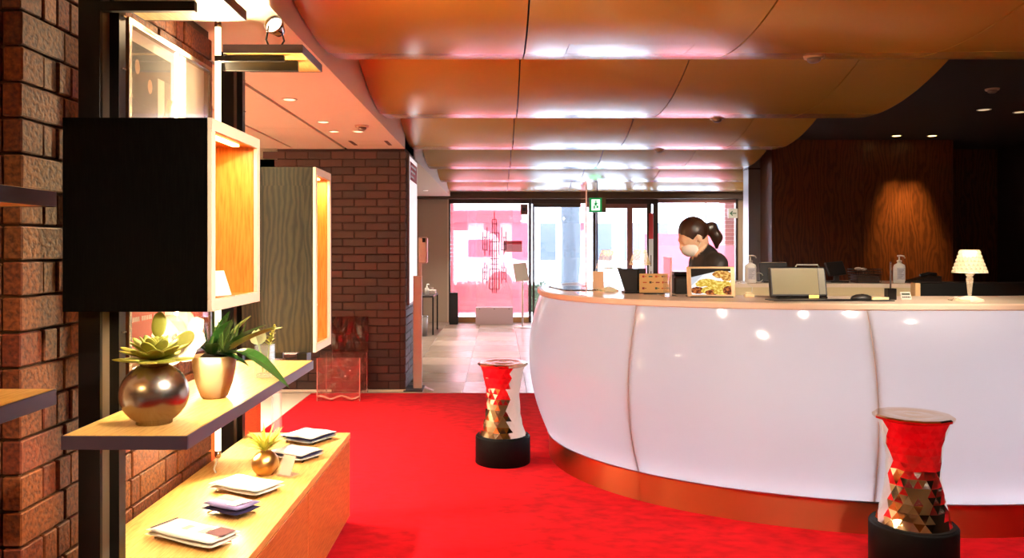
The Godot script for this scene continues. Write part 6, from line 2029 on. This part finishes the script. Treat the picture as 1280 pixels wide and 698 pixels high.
func make_person() -> void:
	var d := 5.0
	var at := V(1.33, 0.0, d)
	var t := thing("person", "person in a black top with low ponytail and white face mask behind counter", "person", at)
	# body faces -x and leans forward; lengths in metres
	var F_ := Vector3(-1, 0, 0.12).normalized()
	var S := Vector3(0.12, 0, 1).normalized()      # towards the camera
	var hip := Vector3(0.06, 0.84, 0)
	var chest := Vector3(-0.035, 1.12, 0)
	var neck0 := Vector3(-0.045, 1.285, 0)
	var neck1 := Vector3(-0.095, 1.36, 0)
	var bones := [
		[hip + S * 0.05, hip - S * 0.05, 0.125, 0.125], [hip, chest, 0.125, 0.125], [chest + S * 0.06, chest - S * 0.06, 0.105, 0.105],
		[neck0 + S * 0.12 + Vector3(0.01, -0.025, 0), neck0 - S * 0.12 + Vector3(0.01, -0.025, 0), 0.06, 0.06],
		[chest, neck0, 0.11, 0.075], [neck0, neck1, 0.052, 0.048]]
	for s in [-1.0, 1.0]:
		var sh: Vector3 = neck0 + S * s * 0.165 + Vector3(0.015, -0.045, 0)
		var el: Vector3 = sh + Vector3(-0.03, -0.26, 0) + S * s * 0.04
		var wr: Vector3 = el + F_ * 0.21 + Vector3(0, -0.02, 0) - S * s * 0.06
		bones.append([sh, el, 0.058, 0.043])
		bones.append([el, wr, 0.041, 0.029])
		var kn: Vector3 = Vector3(0.02, 0.45, 0) + S * s * 0.09
		var an: Vector3 = Vector3(0.06, 0.08, 0) + S * s * 0.09
		bones.append([hip + S * s * 0.08, kn, 0.09, 0.062])
		bones.append([kn, an, 0.058, 0.04])
		bones.append([an + Vector3(0.02, -0.035, 0), an + F_ * 0.16 + Vector3(0, -0.05, 0), 0.042, 0.03])
	var body_f := func(p: Vector3) -> float:
		var r := 9.0
		for b in bones:
			r = smin(r, cap_dist(p, b[0], b[1], b[2], b[3]), 0.05)
		return r
	var skin := Color(0.76, 0.47, 0.30)
	var cloth := Color(0.018, 0.013, 0.012)
	var shoe := Color(0.02, 0.02, 0.02)
	var tint := func(p: Vector3) -> Color:
		if p.y < 0.07:
			return shoe
		if p.y > 1.295 + (p.x + 0.115) * 1.0 and p.y > 1.26:
			return skin
		return cloth
	var st := soft()
	nets(st, body_f, Vector3(-0.50, 0.0, -0.36), Vector3(0.30, 1.40, 0.36), 0.017, tint)
	# hands, each with a palm and five bent fingers, on their own grids
	for s in [-1.0, 1.0]:
		var sh: Vector3 = neck0 + S * s * 0.165 + Vector3(0.015, -0.045, 0)
		var el: Vector3 = sh + Vector3(-0.03, -0.26, 0) + S * s * 0.04
		var wr: Vector3 = el + F_ * 0.21 + Vector3(0, -0.02, 0) - S * s * 0.06
		var hb := [[wr, wr + F_ * 0.03, 0.026, 0.026], [wr + F_ * 0.03 + S * 0.02, wr + F_ * 0.075 + S * 0.026, 0.016, 0.013], [wr + F_ * 0.03 - S * 0.02, wr + F_ * 0.075 - S * 0.026, 0.016, 0.013], [wr + F_ * 0.03, wr + F_ * 0.08, 0.018, 0.014]]
		var lens_ := [0.060, 0.075, 0.080, 0.070]
		for k in 4:
			var b0: Vector3 = wr + F_ * 0.08 + S * (0.027 - 0.018 * k) * s
			var b1: Vector3 = b0 + F_ * lens_[k] * 0.45 + Vector3(0, -0.006, 0)
			var b2: Vector3 = b1 + F_ * lens_[k] * 0.35 + Vector3(0, -0.022, 0)
			hb.append([b0, b1, 0.0088, 0.008])
			hb.append([b1, b2, 0.008, 0.0066])
		var t0: Vector3 = wr + F_ * 0.035 - S * s * 0.024
		var t1: Vector3 = t0 + F_ * 0.03 - S * s * 0.024 + Vector3(0, -0.008, 0)
		var t2: Vector3 = t1 + F_ * 0.032 - S * s * 0.004 + Vector3(0, -0.01, 0)
		hb.append([t0, t1, 0.012, 0.0095])
		hb.append([t1, t2, 0.0092, 0.0075])
		var hand_f := func(p: Vector3) -> float:
			var r := 9.0
			for b in hb:
				r = smin(r, cap_dist(p, b[0], b[1], b[2], b[3]), 0.006)
			return r
		var mid: Vector3 = wr + F_ * 0.08
		nets(st, hand_f, mid - Vector3(0.11, 0.06, 0.075), mid + Vector3(0.11, 0.05, 0.075), 0.005, func(_p): return skin)
	# head in its own axes: z forward (face), y up
	var hp := Vector3(-0.122, 1.408, 0.0)
	var hbasis := Basis(Vector3.UP, -PI / 2 + 0.12) * Basis(Vector3.RIGHT, 0.50)
	var inv := hbasis.inverse()
	var ell := func(p: Vector3, c: Vector3, r: Vector3) -> float:
		var q := (p - c) / r
		var k := q.length()
		return (k - 1.0) * minf(r.x, minf(r.y, r.z)) if k > 1e-4 else -0.05
	var head_f := func(w: Vector3) -> float:
		var p := inv * (w - hp)
		var r: float = ell.call(p, Vector3(0, 0.025, -0.012), Vector3(0.074, 0.092, 0.09))
		r = smin(r, ell.call(p, Vector3(0, -0.045, 0.025), Vector3(0.056, 0.066, 0.062)), 0.04)
		r = smin(r, cap_dist(p, Vector3(0, 0.012, 0.082), Vector3(0, -0.022, 0.100), 0.008, 0.012), 0.012)
		r = smin(r, cap_dist(p, Vector3(-0.03, 0.022, 0.074), Vector3(0.03, 0.022, 0.074), 0.010, 0.010), 0.02)
		r = smin(r, cap_dist(p, Vector3(-0.018, -0.055, 0.080), Vector3(0.018, -0.055, 0.080), 0.007, 0.007), 0.01)
		for s in [-1.0, 1.0]:
			r = maxf(r, -(p - Vector3(0.031 * s, 0.004, 0.094)).length() + 0.012)
			r = smin(r, (p - Vector3(0.031 * s, 0.004, 0.074)).length() - 0.011, 0.004)
			r = smin(r, ell.call(p, Vector3(0.076 * s, -0.008, -0.008), Vector3(0.009, 0.030, 0.018)), 0.006)
		r = smin(r, cap_dist(p, Vector3(0, -0.05, -0.02), inv * (neck0 - hp) + Vector3(0, 0.03, 0), 0.050, 0.050), 0.03)
		return r
	nets(st, head_f, hp - Vector3(0.13, 0.15, 0.12), hp + Vector3(0.14, 0.14, 0.12), 0.0065, tint_head(skin, cloth))
	var m := mat("person_skin_and_top", Color.WHITE, 0.6, 0.0, {"vertex_color_use_as_albedo": true})
	part(t, "body", st, m)
	# hair: cap pulled back, low ponytail
	var hair_f := func(w: Vector3) -> float:
		var p := inv * (w - hp)
		var r: float = ell.call(p, Vector3(0, 0.032, -0.018), Vector3(0.083, 0.098, 0.094))
		r = maxf(r, (p - Vector3(0, -0.035, 0.118)).length() * -1.0 + 0.108)
		r = maxf(r, -(p.y + 0.055 + p.z * 0.5))
		r = maxf(r, -(p - Vector3(0.09, -0.02, 0.01)).length() + 0.034)
		r = maxf(r, -(p - Vector3(-0.09, -0.02, 0.01)).length() + 0.034)
		r = smin(r, ell.call(p, Vector3(0, -0.005, -0.108), Vector3(0.026, 0.03, 0.026)), 0.02)
		r = smin(r, cap_dist(p, Vector3(0, 0.0, -0.135), Vector3(0.0, -0.075, -0.135), 0.036, 0.030), 0.02)
		r = smin(r, cap_dist(p, Vector3(0, -0.07, -0.135), Vector3(0.0, -0.125, -0.105), 0.030, 0.012), 0.03)
		r += 0.0016 * sin(p.x * 190.0) * cos(p.y * 40.0 + p.z * 60.0)
		return r
	var hs := soft()
	nets(hs, hair_f, hp - Vector3(0.15, 0.19, 0.12), hp + Vector3(0.24, 0.16, 0.12), 0.0065)
	part(t, "hair", hs, mat("hair_brown", rgb8(52, 28, 18), 0.38))
	# mask over nose and mouth with ear loop
	var mask_f := func(w: Vector3) -> float:
		var p := inv * (w - hp)
		var r: float = ell.call(p, Vector3(0, -0.045, 0.030), Vector3(0.064, 0.062, 0.078))
		r = maxf(r, -ell.call(p, Vector3(0, -0.045, 0.026), Vector3(0.058, 0.056, 0.072)))
		r = maxf(r, 0.022 - p.z)
		r = maxf(r, p.y + 0.012 - (0.02 if absf(p.x) < 0.015 else 0.0))
		return r
	var mk := soft()
	nets(mk, mask_f, hp - Vector3(0.15, 0.16, 0.09), hp + Vector3(0.06, 0.06, 0.09), 0.005)
	part(t, "face_mask", mk, mat("mask_white", rgb8(240, 232, 222), 0.8))
	var lp := soft()
	for s in [-1.0, 1.0]:
		var q := []
		for c in [Vector3(0.058 * s, -0.03, 0.03), Vector3(0.074 * s, -0.012, 0.012), Vector3(0.083 * s, 0.02, -0.004), Vector3(0.080 * s, -0.01, -0.03), Vector3(0.072 * s, -0.04, 0.0), Vector3(0.056 * s, -0.065, 0.03)]:
			q.append(hp + hbasis * c)
		tube(lp, q, 0.0016, 0.0016, 5)
	part(t, "ear_loop", lp, mat("mask_white", rgb8(240, 232, 222), 0.8))

func tint_head(skin: Color, cloth: Color) -> Callable:
	return func(p: Vector3) -> Color:
		return skin if p.y > 1.295 + (p.x + 0.115) * 1.0 or p.y > 1.38 else cloth

func _ready() -> void:
	rng.seed = 1
	make_camera()
	make_room_lamps()
	make_floor()
	make_walls()
	make_brick_wall()
	make_pillar()
	make_ceiling()
	make_downlights()
	make_entrance()
	make_outside()
	make_counter()
	make_shelving()
	make_cabinet()
	make_stools()
	make_corridor_things()
	make_person()
	make_counter_things()
	make_plants()
	make_cabinet_things()
